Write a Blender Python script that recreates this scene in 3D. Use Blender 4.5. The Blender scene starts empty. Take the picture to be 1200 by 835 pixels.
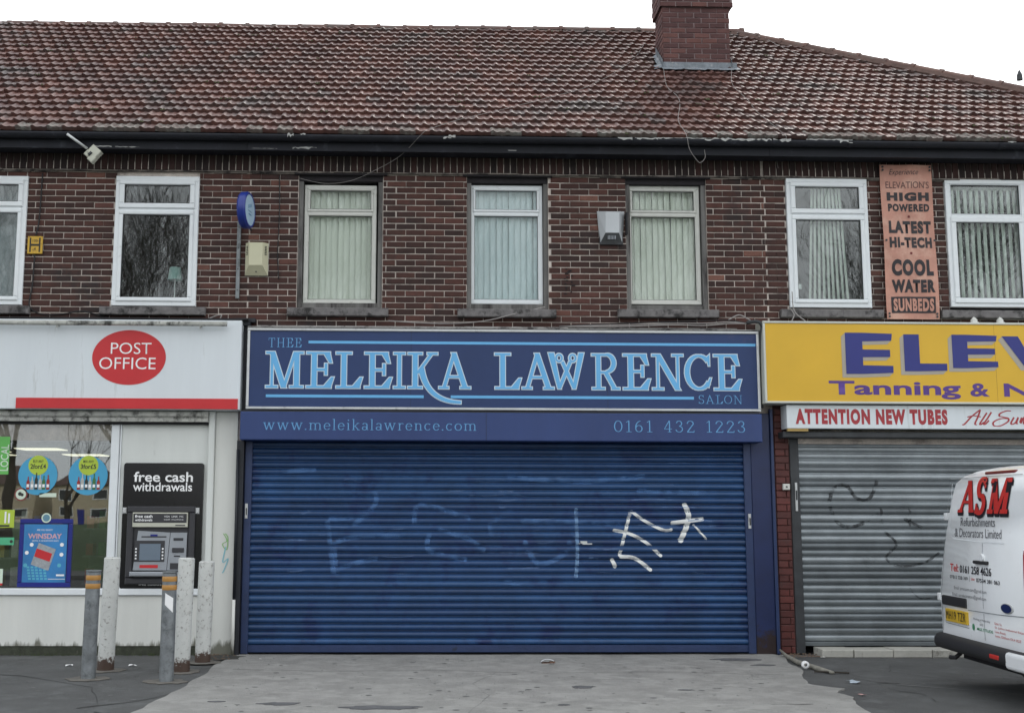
import bpy, math, random
from mathutils import Vector, Matrix
R = math.radians
random.seed(7)
S = bpy.context.scene
COL = S.collection

# ------------------------------------------------------------------ camera
cam_d = bpy.data.cameras.new('camera')
cam = bpy.data.objects.new('camera', cam_d); COL.objects.link(cam)
yaw, pitch, roll = R(1.55), R(7.7), R(0.17)
fw = Vector((math.sin(yaw)*math.cos(pitch), math.cos(yaw)*math.cos(pitch), math.sin(pitch)))
rt = Vector((math.cos(yaw), -math.sin(yaw), 0)); up = rt.cross(fw)
r2 = rt*math.cos(roll) + up*math.sin(roll); u2 = up*math.cos(roll) - rt*math.sin(roll)
cam.matrix_world = Matrix(((r2.x, u2.x, -fw.x, 0), (r2.y, u2.y, -fw.y, -13.35), (r2.z, u2.z, -fw.z, 1.60), (0, 0, 0, 1)))
cam_d.sensor_fit = 'HORIZONTAL'; cam_d.sensor_width = 36; cam_d.lens = 1350/1200*36
cam_d.shift_x = (600-530)/1200; cam_d.shift_y = (417-417.5)/1200
cam_d.clip_end = 2000; cam_d.clip_start = .05
S.camera = cam

# ------------------------------------------------------------------ sky, sun, exposure
SUN_EL, SUN_AZ = R(38), R(25)          # high behind the terrace, a little to the right
w = bpy.data.worlds.new('World'); S.world = w; w.use_nodes = True
nt = w.node_tree; N = nt.nodes; L = nt.links
for n in list(N): N.remove(n)
sky = N.new('ShaderNodeTexSky'); sky.sky_type = 'NISHITA'; sky.sun_disc = False
sky.sun_elevation = SUN_EL; sky.sun_rotation = SUN_AZ; sky.dust_density = 4; sky.air_density = 1.2; sky.ozone_density = 1
hs = N.new('ShaderNodeHueSaturation'); hs.inputs['Saturation'].default_value = .18; L.new(sky.outputs[0], hs.inputs['Color'])
tc = N.new('ShaderNodeTexCoord'); nz = N.new('ShaderNodeTexNoise'); nz.inputs['Scale'].default_value = 1.6; nz.inputs['Detail'].default_value = 4
L.new(tc.outputs['Generated'], nz.inputs['Vector'])
rp = N.new('ShaderNodeValToRGB'); rp.color_ramp.elements[0].color = (7.1, 7.5, 7.9, 1); rp.color_ramp.elements[1].color = (9.6, 9.9, 10.1, 1)
rp.color_ramp.elements[0].position = .3; rp.color_ramp.elements[1].position = .72
L.new(nz.outputs['Fac'], rp.inputs['Fac'])
mx = N.new('ShaderNodeMix'); mx.data_type = 'RGBA'; mx.inputs['Factor'].default_value = .78
L.new(hs.outputs[0], mx.inputs['A']); L.new(rp.outputs[0], mx.inputs['B'])
bg = N.new('ShaderNodeBackground'); bg.inputs['Strength'].default_value = .1
L.new(mx.outputs['Result'], bg.inputs['Color'])
wo = N.new('ShaderNodeOutputWorld'); L.new(bg.outputs[0], wo.inputs[0])
sd = bpy.data.lights.new('sun', 'SUN'); sd.energy = .9; sd.angle = R(14); sd.color = (1, .95, .88)
sun = bpy.data.objects.new('sun', sd); COL.objects.link(sun)
sdir = Vector((math.sin(SUN_AZ)*math.cos(SUN_EL), math.cos(SUN_AZ)*math.cos(SUN_EL), math.sin(SUN_EL)))
sun.rotation_euler = sdir.to_track_quat('Z', 'Y').to_euler()
S.view_settings.view_transform = 'Standard'; S.view_settings.look = 'None'
S.view_settings.exposure = 1.08; S.view_settings.gamma = 1
S.render.engine = 'CYCLES'

# ------------------------------------------------------------------ materials
MATS = {}
def mat(name, col, rough=.6, metal=0., var=.12, vs=3., bump=0., bs=60., rnd=0., dirt=None, damt=.0, dscale=2.5, spec=.5,
        ramp=None, attr=False, emit=None, streak=False, low=None, fine=.0):
    """world-position noise variation, optional per-object random tint, optional dirt patches"""
    if name in MATS: return MATS[name]
    m = bpy.data.materials.new(name); m.use_nodes = True; t = m.node_tree; n = t.nodes; l = t.links
    b = n['Principled BSDF']; b.inputs['Roughness'].default_value = rough; b.inputs['Metallic'].default_value = metal
    b.inputs['Specular IOR Level'].default_value = spec
    g = n.new('ShaderNodeNewGeometry'); pos = g.outputs['Position']
    if streak:
        mp = n.new('ShaderNodeMapping'); mp.inputs['Scale'].default_value = (1, 1, .12); l.new(pos, mp.inputs[0]); spos = mp.outputs[0]
    else: spos = pos
    no = n.new('ShaderNodeTexNoise'); no.inputs['Scale'].default_value = vs; no.inputs['Detail'].default_value = 6; no.inputs['Roughness'].default_value = .65
    l.new(spos, no.inputs['Vector'])
    if ramp:
        src = n.new('ShaderNodeObjectInfo').outputs['Random']
        if attr:
            a = n.new('ShaderNodeAttribute'); a.attribute_name = 'rnd'; src = a.outputs['Fac']
        cr = n.new('ShaderNodeValToRGB'); cr.color_ramp.interpolation = 'LINEAR'
        e = cr.color_ramp.elements
        while len(e) < len(ramp): e.new(.5)
        for i, (p, c) in enumerate(ramp): e[i].position = p; e[i].color = (*c, 1)
        l.new(src, cr.inputs[0]); base = cr.outputs[0]
    else:
        rgb = n.new('ShaderNodeRGB'); rgb.outputs[0].default_value = (*col, 1); base = rgb.outputs[0]
    mr = n.new('ShaderNodeMapRange'); mr.inputs['From Min'].default_value = .25; mr.inputs['From Max'].default_value = .75
    mr.inputs['To Min'].default_value = 1-var; mr.inputs['To Max'].default_value = 1+var
    l.new(no.outputs['Fac'], mr.inputs['Value'])
    vm = n.new('ShaderNodeVectorMath'); vm.operation = 'SCALE'; l.new(base, vm.inputs[0]); l.new(mr.outputs[0], vm.inputs['Scale'])
    out = vm.outputs[0]
    if fine:
        nf = n.new('ShaderNodeTexNoise'); nf.inputs['Scale'].default_value = 140; nf.inputs['Detail'].default_value = 3; l.new(pos, nf.inputs['Vector'])
        m2 = n.new('ShaderNodeMapRange'); m2.inputs['From Min'].default_value = .3; m2.inputs['From Max'].default_value = .7
        m2.inputs['To Min'].default_value = 1-fine; m2.inputs['To Max'].default_value = 1+fine; l.new(nf.outputs['Fac'], m2.inputs['Value'])
        v2 = n.new('ShaderNodeVectorMath'); v2.operation = 'SCALE'; l.new(out, v2.inputs[0]); l.new(m2.outputs[0], v2.inputs['Scale']); out = v2.outputs[0]
    if dirt:
        nd = n.new('ShaderNodeTexNoise'); nd.inputs['Scale'].default_value = dscale; nd.inputs['Detail'].default_value = 8; nd.inputs['Roughness'].default_value = .7
        l.new(spos, nd.inputs['Vector'])
        md = n.new('ShaderNodeMapRange'); c = .72 - damt*.35
        md.inputs['From Min'].default_value = c-.07; md.inputs['From Max'].default_value = c+.07; l.new(nd.outputs['Fac'], md.inputs['Value'])
        fac = md.outputs[0]
        if low is not None:   # grime that gathers near a given height band (z0 full -> z1 none)
            sx = n.new('ShaderNodeSeparateXYZ'); l.new(pos, sx.inputs[0])
            ml = n.new('ShaderNodeMapRange'); ml.inputs['From Min'].default_value = low[0]; ml.inputs['From Max'].default_value = low[1]
            ml.inputs['To Min'].default_value = .55; ml.inputs['To Max'].default_value = 0; l.new(sx.outputs['Z'], ml.inputs['Value'])
            ad = n.new('ShaderNodeMath'); ad.operation = 'ADD'; l.new(nd.outputs['Fac'], ad.inputs[0]); l.new(ml.outputs[0], ad.inputs[1]); l.new(ad.outputs[0], md.inputs['Value'])
        mm = n.new('ShaderNodeMix'); mm.data_type = 'RGBA'; l.new(fac, mm.inputs['Factor']); l.new(out, mm.inputs['A']); mm.inputs['B'].default_value = (*dirt, 1)
        out = mm.outputs['Result']
    l.new(out, b.inputs['Base Color'])
    if bump:
        nb = n.new('ShaderNodeTexNoise'); nb.inputs['Scale'].default_value = bs; nb.inputs['Detail'].default_value = 5; l.new(pos, nb.inputs['Vector'])
        bp = n.new('ShaderNodeBump'); bp.inputs['Strength'].default_value = bump; bp.inputs['Distance'].default_value = .004
        l.new(nb.outputs['Fac'], bp.inputs['Height']); l.new(bp.outputs[0], b.inputs['Normal'])
    if emit: b.inputs['Emission Color'].default_value = (*emit[0], 1); b.inputs['Emission Strength'].default_value = emit[1]
    MATS[name] = m; return m
def glass(name, tint=(.8, .85, .85), refl=1.0, wav=.0):
    m = bpy.data.materials.new(name); m.use_nodes = True; t = m.node_tree; n = t.nodes; l = t.links
    for x in list(n): n.remove(x)
    o = n.new('ShaderNodeOutputMaterial'); tr = n.new('ShaderNodeBsdfTransparent'); tr.inputs[0].default_value = (*tint, 1)
    gl = n.new('ShaderNodeBsdfGlossy'); gl.inputs['Roughness'].default_value = .01; gl.inputs['Color'].default_value = (1, 1, 1, 1)
    fr = n.new('ShaderNodeFresnel'); fr.inputs['IOR'].default_value = 1.5
    mu = n.new('ShaderNodeMath'); mu.operation = 'MULTIPLY_ADD'; mu.inputs[1].default_value = 1.6*refl; mu.inputs[2].default_value = .03*refl; mu.use_clamp = True
    l.new(fr.outputs[0], mu.inputs[0])
    ms = n.new('ShaderNodeMixShader'); l.new(mu.outputs[0], ms.inputs[0]); l.new(tr.outputs[0], ms.inputs[1]); l.new(gl.outputs[0], ms.inputs[2]); l.new(ms.outputs[0], o.inputs[0])
    if wav:
        g = n.new('ShaderNodeNewGeometry'); nb = n.new('ShaderNodeTexNoise'); nb.inputs['Scale'].default_value = 2.2; nb.inputs['Detail'].default_value = 1; l.new(g.outputs['Position'], nb.inputs['Vector'])
        bp = n.new('ShaderNodeBump'); bp.inputs['Strength'].default_value = wav; bp.inputs['Distance'].default_value = .02; l.new(nb.outputs['Fac'], bp.inputs['Height']); l.new(bp.outputs[0], gl.inputs['Normal'])
    MATS[name] = m; return m
def spray(name, col, cover=.5, sc=45, amax=1.):
    """thin sprayed or scratched paint: breaks up by noise"""
    m = bpy.data.materials.new(name); m.use_nodes = True; t = m.node_tree; n = t.nodes; l = t.links
    b = n['Principled BSDF']; b.inputs['Base Color'].default_value = (*col, 1); b.inputs['Roughness'].default_value = .6
    g = n.new('ShaderNodeNewGeometry'); no = n.new('ShaderNodeTexNoise'); no.inputs['Scale'].default_value = sc; no.inputs['Detail'].default_value = 4; l.new(g.outputs['Position'], no.inputs['Vector'])
    mr = n.new('ShaderNodeMapRange'); c = .75-.5*cover; mr.inputs['From Min'].default_value = c-.12; mr.inputs['From Max'].default_value = c+.12; l.new(no.outputs['Fac'], mr.inputs['Value'])
    mr.inputs['To Max'].default_value = min(1, cover+.15)*amax
    l.new(mr.outputs[0], b.inputs['Alpha']); MATS[name] = m; return m

BR = [(0, (.030, .014, .012)), (.3, (.045, .018, .0145)), (.65, (.060, .023, .0175)), (.9, (.072, .027, .020)), (.97, (.085, .032, .025)), (1, (.17, .075, .055))]
brick = mat('brick', None, .85, ramp=BR, var=.28, vs=9, bump=.5, bs=90, dirt=(.022, .016, .016), damt=.35, dscale=1.1, fine=.22)
brick_s = mat('brick_joined', None, .85, ramp=BR, attr=True, var=.25, vs=9, bump=.5, bs=90, dirt=(.022, .016, .016), damt=.35, dscale=1.1, fine=.22)
brick_k = mat('brick_sooty', None, .9, ramp=[(0, (.02, .013, .013)), (.7, (.04, .018, .016)), (1, (.07, .026, .022))], attr=True, var=.3, vs=9, bump=.5, bs=90, fine=.2)  # soldier course bricks, ramp darker than the wall bricks
brick_c = mat('brick_chimney', None, .9, ramp=[(0, (.075, .034, .034)), (.6, (.10, .045, .043)), (1, (.14, .06, .052))], var=.25, vs=6, bump=.5, bs=70, fine=.2)
brick_r = mat('brick_painted_red', None, .6, ramp=[(0, (.065, .016, .014)), (1, (.115, .026, .021))], var=.25, vs=8, bump=.3, dirt=(.03, .015, .014), damt=.3, dscale=6)
mortar = mat('mortar', (.54, .475, .43), .95, var=.3, vs=5, bump=.6, bs=120, dirt=(.16, .13, .12), damt=.32, dscale=1.3, fine=.2)
mortar_k = mat('mortar_dark', (.09, .072, .068), .95, var=.35, vs=8, bump=.6, bs=120, dirt=(.3, .27, .25), damt=.4, dscale=5)
mortar_r = mat('mortar_red', (.05, .018, .016), .9, var=.3)
TL = [(0, (.075, .034, .030)), (.3, (.098, .043, .036)), (.7, (.118, .052, .042)), (.92, (.145, .063, .049)), (.97, (.08, .058, .056)), (1, (.18, .085, .068))]
tile = mat('clay_tile', None, .58, spec=.6, ramp=TL, var=.28, vs=1.1, bump=.4, bs=60, dirt=(.075, .058, .055), damt=.38, dscale=1.3, fine=.2)
tile_s = mat('clay_tile_joined', None, .58, spec=.6, ramp=TL, attr=True, var=.28, vs=1.1, bump=.4, bs=60, dirt=(.075, .058, .055), damt=.38, dscale=1.3, fine=.2)
tile_e = mat('clay_tile_lichen', (.125, .095, .085), .9, var=.35, vs=8, bump=.4, dirt=(.24, .23, .21), damt=.5, dscale=12)
ridge_m = mat('ridge_tile', None, .7, ramp=[(0, (.09, .048, .04)), (.6, (.12, .058, .046)), (1, (.15, .08, .062))], var=.25, vs=5, bump=.4, dirt=(.10, .085, .075), damt=.4, dscale=5)
deck = mat('roof_deck', (.035, .015, .013), .9)
navygut = mat('gutter_dark_paint', (.006, .007, .013), .75, var=.4, vs=3, dirt=(.05, .055, .07), damt=.15, dscale=3, bump=.2)
flake = mat('flaking_white_paint', (.38, .38, .37), .85, var=.3, vs=20, bump=.5)
lead = mat('lead_flashing', (.17, .19, .215), .7, var=.35, vs=14, bump=.8, bs=40, dirt=(.33, .33, .33), damt=.3, dscale=12)
upvc = mat('white_plastic_frame', (.74, .77, .79), .35, var=.05, vs=5, dirt=(.38, .37, .33), damt=.05, dscale=4, bump=.05)
cream_p = mat('aged_plastic_frame', (.60, .60, .56), .45, var=.1, vs=6, dirt=(.3, .29, .25), damt=.15, dscale=6)
oldwood = mat('weathered_timber', (.15, .145, .14), .9, var=.4, vs=10, streak=True, bump=.5, dirt=(.035, .03, .03), damt=.4, dscale=6)
darkwood = mat('dark_timber', (.018, .015, .018), .9, var=.4, vs=8)
sillm = mat('stone_sill', (.16, .15, .15), .9, var=.35, vs=12, bump=.6, bs=80, dirt=(.03, .028, .028), damt=.45, dscale=7)
concrete_l = mat('old_mortar_ledge', (.20, .175, .155), .95, var=.4, vs=12, bump=.8, bs=60, dirt=(.035, .03, .03), damt=.55, dscale=5)
blk = mat('soot_black', (.012, .012, .014), .8, var=.4)
dark_room = mat('dark_room', (.03, .031, .033), .9)
vane_g = mat('blind_pale_green', (.80, .83, .75), .8, var=.06, rnd=0, vs=2)
vane_b = mat('blind_pale_blue', (.73, .83, .87), .8, var=.06, vs=2)
vane_w = mat('blind_cream', (.85, .87, .80), .8, var=.06, vs=2)
net = mat('net_curtain', (.28, .31, .33), .9, var=.1, vs=1.5)
white_s = mat('white_sign_panel', (.66, .70, .73), .4, var=.06, vs=3, streak=True, dirt=(.46, .48, .48), damt=.18, dscale=6)
white_r = mat('white_render', (.66, .665, .63), .75, var=.09, vs=2.5, streak=True, bump=.25, bs=30, dirt=(.16, .16, .13), damt=-.45, dscale=9, low=(.05, .28))
white_w = mat('white_painted_wall', (.64, .66, .635), .7, var=.07, vs=3, streak=True, bump=.15, dirt=(.3, .3, .27), damt=.0, dscale=8)
grime = mat('grimy_white_housing', (.42, .42, .39), .7, var=.3, vs=7, dirt=(.05, .05, .045), damt=.45, dscale=8)
red_s = mat('red_sign', (.54, .022, .028), .4, var=.07, vs=3, dirt=(.62, .3, .3), damt=-.55, dscale=14)
white_l = mat('white_lettering', (.85, .85, .85), .5, var=.02)
bl_panel = mat('navy_sign_panel', (.012, .034, .122), .5, var=.16, vs=1.3, dirt=(.05, .055, .13), damt=.05, dscale=1.5)
bl_box = mat('navy_shutter_box', (.020, .044, .155), .42, var=.14, vs=2, dirt=(.06, .08, .18), damt=.0, dscale=4, streak=True)
bl_slat = mat('blue_slat', None, .38, ramp=[(0, (.008, .033, .098)), (.5, (.011, .046, .135)), (1, (.017, .064, .172))], var=.3, vs=2.5, dirt=(.006, .02, .09), damt=.35, dscale=2.2, bump=.1, fine=.1)
bl_rail = mat('navy_rail', (.016, .032, .095), .45, var=.25, vs=4, dirt=(.006, .008, .015), damt=.1, dscale=4)
bl_wall = mat('navy_pilaster', (.008, .018, .075), .45, var=.25, vs=3, dirt=(.02, .01, .01), damt=-.2, dscale=7, low=(0, .5))
black_t = mat('black_trim', (.010, .012, .018), .5, var=.3)
alu = mat('aluminium_trim', (.55, .56, .56), .35, metal=.4, var=.12, vs=6, dirt=(.2, .2, .2), damt=.15, dscale=8)
sky_bl = mat('sky_blue_lettering', (.13, .42, .74), .45, var=.04)
sky_bl2 = mat('dull_blue_lettering', (.11, .31, .58), .45, var=.1)
ltr_edge = mat('pale_letter_outline', (.58, .69, .78), .45, var=.04)
yel = mat('yellow_sign', (.67, .40, .022), .4, var=.06, vs=1.5)
yel_fr = mat('yellow_sign_frame', (.55, .56, .50), .45, metal=.2, var=.1)
ind = mat('indigo_lettering', (.020, .026, .19), .45, var=.06)
pur = mat('purple_lettering', (.085, .034, .22), .45, var=.06)
sil = mat('silver_letter_shadow', (.38, .34, .28), .5, var=.05)
dred = mat('dull_red_lettering', (.36, .03, .04), .5, var=.08)
slat_g = mat('galvanised_slat', None, .38, metal=.45, ramp=[(0, (.12, .135, .145)), (.4, (.21, .235, .25)), (1, (.31, .34, .36))], var=.3, vs=2, dirt=(.13, .14, .15), damt=.12, dscale=1.6, bump=.12, fine=.08)
rail_g = mat('dark_grey_rail', (.035, .038, .042), .6, var=.4, vs=6)
stone = mat('cream_step_stone', (.42, .41, .37), .85, var=.15, vs=9, bump=.3, dirt=(.18, .17, .15), damt=.2, dscale=8)
asph = mat('dark_asphalt', (.078, .079, .079), .9, var=.3, vs=1.2, bump=1.2, bs=130, dirt=(.105, .108, .108), damt=.42, dscale=2.6, fine=.55)
conc = mat('worn_concrete_apron', (.245, .24, .228), .9, var=.22, vs=2.2, bump=1.2, bs=110, dirt=(.30, .295, .28), damt=.5, dscale=3.5, fine=.42)
conc_p = mat('tar_patch', (.10, .10, .105), .9, var=.3, vs=8, bump=.6, fine=.3)
crk = mat('crack_filler', (.03, .03, .03), 1)
crk_l = mat('pale_line', (.20, .20, .195), 1, var=.4, vs=20)
road_m = mat('road_asphalt', (.05, .05, .053), .9, var=.2, vs=1, bump=.8, bs=200)
kerb_m = mat('kerb_concrete', (.26, .25, .24), .9, var=.2, vs=4)
paint_w = mat('road_paint', (.6, .6, .58), .8, var=.2, vs=20)
grass_m = mat('grass', (.035, .065, .02), 1, var=.5, vs=3, bump=1, bs=40, fine=.4)
steel = mat('galvanised_post', (.20, .215, .225), .45, metal=.4, var=.35, vs=9, dirt=(.10, .11, .115), damt=.35, dscale=12, bump=.1)
post_w = mat('chipped_white_post', (.56, .57, .55), .55, var=.1, vs=8, dirt=(.06, .035, .025), damt=.27, dscale=24, low=(0, .16), bump=.3, bs=40)
orange = mat('orange_reflective_band', (.42, .21, .05), .4, var=.1)
atm_blk = mat('glossy_black_panel', (.006, .006, .008), .16, var=.2, dirt=(.2, .2, .2), damt=-.35, dscale=16)
atm_gry = mat('charcoal_surround', (.035, .035, .04), .45, var=.1)
atm_sil = mat('silver_fascia', (.33, .35, .38), .35, metal=.3, var=.1)
atm_scr = mat('grey_blue_screen', (.16, .2, .25), .12, var=.05)
atm_crm = mat('pale_header', (.5, .5, .42), .5, var=.05)
bark = mat('bark', (.05, .042, .035), .95, var=.3, vs=5)

# ------------------------------------------------------------------ mesh helpers
class MB:
    def __init__(s): s.v = []; s.f = []; s.r = []
    def add(s, vs, fs, rnd=None):
        o = len(s.v); s.v += [tuple(p) for p in vs]; s.f += [tuple(i+o for i in f) for f in fs]
        s.r += [rnd if rnd is not None else .5]*len(fs)
    def box(s, x0, x1, y0, y1, z0, z1, rnd=None):
        s.add([(x0,y0,z0),(x1,y0,z0),(x1,y1,z0),(x0,y1,z0),(x0,y0,z1),(x1,y0,z1),(x1,y1,z1),(x0,y1,z1)],
              [(0,3,2,1),(4,5,6,7),(0,1,5,4),(1,2,6,5),(2,3,7,6),(3,0,4,7)], rnd)
    def bbox(s, x0, x1, y0, y1, z0, z1, c=.004, rnd=None):   # box whose front edges (y0) are chamfered
        s.add([(x0+c,y0,z0+c),(x1-c,y0,z0+c),(x1-c,y0,z1-c),(x0+c,y0,z1-c),(x0,y0+c,z0),(x1,y0+c,z0),(x1,y0+c,z1),(x0,y0+c,z1),
               (x0,y1,z0),(x1,y1,z0),(x1,y1,z1),(x0,y1,z1)],
              [(0,1,2,3),(4,5,1,0),(5,6,2,1),(6,7,3,2),(7,4,0,3),(8,9,5,4),(9,10,6,5),(10,11,7,6),(11,8,4,7),(9,8,11,10)], rnd)
    def frame(s, x0, x1, z0, z1, t, y0, y1, c=.006):          # four butted bars
        s.bbox(x0, x1, y0, y1, z0, z0+t, c); s.bbox(x0, x1, y0, y1, z1-t, z1, c)
        s.bbox(x0, x0+t, y0+.001, y1, z0+t, z1-t, c); s.bbox(x1-t, x1, y0+.001, y1, z0+t, z1-t, c)
    def tube(s, path, r, n=8, cap=True):
        path = [Vector(p) for p in path]; rs = r if isinstance(r, (list, tuple)) else [r]*len(path)
        ref = None; rings = []
        for i, p in enumerate(path):
            d = (path[min(i+1, len(path)-1)]-path[max(i-1, 0)]).normalized()
            if ref is None: ref = Vector((0, 0, 1)) if abs(d.z) < .9 else Vector((1, 0, 0))
            a = d.cross(ref).normalized(); b = a.cross(d).normalized(); ref = b
            rings.append([p + (a*math.cos(2*math.pi*k/n) + b*math.sin(2*math.pi*k/n))*rs[i] for k in range(n)])
        vs = [q for rg in rings for q in rg]; fs = []
        for i in range(len(path)-1):
            for k in range(n):
                k2 = (k+1) % n; fs.append((i*n+k, i*n+k2, (i+1)*n+k2, (i+1)*n+k))
        if cap: fs.append(tuple(range(n-1, -1, -1))); fs.append(tuple((len(path)-1)*n+k for k in range(n)))
        s.add(vs, fs)
    def cyl(s, c, r, h, n=24, axis='z', r2=None, bev=0):
        r2 = r if r2 is None else r2
        prof = [(0, 0), (r-bev, 0), (r, bev), (r2, h-bev), (r2-bev, h), (0, h)] if bev else [(0, 0), (r, 0), (r2, h), (0, h)]
        s.lathe(c, prof, n, axis)
    def lathe(s, c, prof, n=24, axis='z', sx=1.):
        vs = []; fs = []
        for (r, h) in prof:
            for k in range(n):
                a = 2*math.pi*k/n; x, y = r*math.cos(a)*sx, r*math.sin(a)
                if axis == 'z': vs.append((c[0]+x, c[1]+y, c[2]+h))
                elif axis == 'y': vs.append((c[0]+x, c[1]+h, c[2]+y))
                else: vs.append((c[0]+h, c[1]+x, c[2]+y))
        for i in range(len(prof)-1):
            for k in range(n):
                k2 = (k+1) % n
                q = (i*n+k, i*n+k2, (i+1)*n+k2, (i+1)*n+k)
                if prof[i][0] < 1e-6: q = (i*n+k, (i+1)*n+k2, (i+1)*n+k)
                elif prof[i+1][0] < 1e-6: q = (i*n+k, i*n+k2, (i+1)*n+k)
                fs.append(q)
        s.add(vs, fs)
    def prism(s, poly, y0, y1):       # polygon in XZ, extruded in y (y0 = front)
        n = len(poly); vs = [(x, y0, z) for x, z in poly]+[(x, y1, z) for x, z in poly]
        fs = [tuple(range(n)), tuple(range(2*n-1, n-1, -1))]+[(i, i+n, (i+1) % n+n, (i+1) % n) for i in range(n)]
        s.add(vs, fs)
    def mesh(s, name, m, smooth=False):
        me = bpy.data.meshes.new(name); me.from_pydata(s.v, [], s.f)
        if m: me.materials.append(m)
        if m and m.name in ('brick_joined', 'clay_tile_joined', 'brick_sooty'):
            a = me.attributes.new('rnd', 'FLOAT', 'FACE'); a.data.foreach_set('value', s.r)
        if smooth: me.shade_smooth()
        me.update(); return me
    def build(s, name, m, parent=None, smooth=False, loc=None):
        return obj(name, s.mesh(name, m, smooth), parent, loc)
def obj(name, me, parent=None, loc=None, rot=None, scale=None):
    o = bpy.data.objects.new(name, me); COL.objects.link(o)
    if parent: o.parent = parent
    if loc: o.location = loc
    if rot: o.rotation_euler = rot
    if scale: o.scale = scale
    return o
def tag(o, label=None, cat=None, group=None, kind=None):
    if label: o['label'] = label
    if cat: o['category'] = cat
    if group: o['group'] = group
    if kind: o['kind'] = kind
    return o
def thing(name, label, cat, group=None, loc=(0, 0, 0)):
    o = bpy.data.objects.new(name, None); COL.objects.link(o); o.location = loc; o.empty_display_size = .2
    return tag(o, label, cat, group)
def fixn(me):
    import bmesh
    bm = bmesh.new(); bm.from_mesh(me); bmesh.ops.recalc_face_normals(bm, faces=bm.faces); bm.to_mesh(me); bm.free()
def smooth_by_angle(o, a=35):
    me = o.data; me.shade_smooth()
    me.set_sharp_from_angle(angle=R(a))

# plain sans lettering, fitted to a rectangle -------------------------------------------------
def text(s, x0, x1, z0, z1, y, m, parent, bold=0., shear=0., name='lettering', fmap=None, spacing=1., loc0=(0, 0, 0)):
    c = bpy.data.curves.new('t', 'FONT'); c.body = s; c.offset = bold; c.shear = shear; c.resolution_u = 4; c.space_character = spacing
    c.align_x = 'CENTER'
    o = bpy.data.objects.new('t', c); me = bpy.data.meshes.new_from_object(o)
    xs = [v.co.x for v in me.vertices]; ys = [v.co.y for v in me.vertices]
    a, b, p, q = min(xs), max(xs), min(ys), max(ys)
    for v in me.vertices:
        X = x0+(v.co.x-a)/(b-a)*(x1-x0); Z = z0+(v.co.y-p)/(q-p)*(z1-z0)
        v.co = fmap(X, Z, y) if fmap else (X-loc0[0], y-loc0[1], Z-loc0[2])
    me.materials.clear(); me.materials.append(m); me.name = name
    bpy.data.objects.remove(o); bpy.data.curves.remove(c)
    return obj(name, me, parent)

# serif lettering drawn from strokes ------------------------------------------------------------
def bar(x0, y0, x1, y1, w):
    dx, dy = x1-x0, y1-y0; d = math.hypot(dx, dy); nx, ny = -dy/d*w/2, dx/d*w/2
    return [(x0+nx, y0+ny), (x0-nx, y0-ny), (x1-nx, y1-ny), (x1+nx, y1+ny)]
def diag(x0, y0, x1, y1, w):     # stroke with horizontal cut ends, w measured horizontally
    return [(x0-w/2, y0), (x0+w/2, y0), (x1+w/2, y1), (x1-w/2, y1)]
def arcb(cx, cy, rx, ry, a0, a1, wt, wn, n=14):
    P = []
    def pt(a, k):
        w = wn + (wt-wn)*abs(math.cos(a)); q = k*w/2
        return (cx+(rx+q)*math.cos(a), cy+(ry+q*(ry/max(rx, ry)) if False else cy*0+ry+q)*math.sin(a)+ (cy if False else 0)) if False else (cx+(rx+q)*math.cos(a), cy+(ry+q)*math.sin(a))
    for i in range(n):
        a, b = R(a0+(a1-a0)*i/n), R(a0+(a1-a0)*(i+1)/n)
        P.append([pt(a, 1), pt(a, -1), pt(b, -1), pt(b, 1)])
    return P
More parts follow.
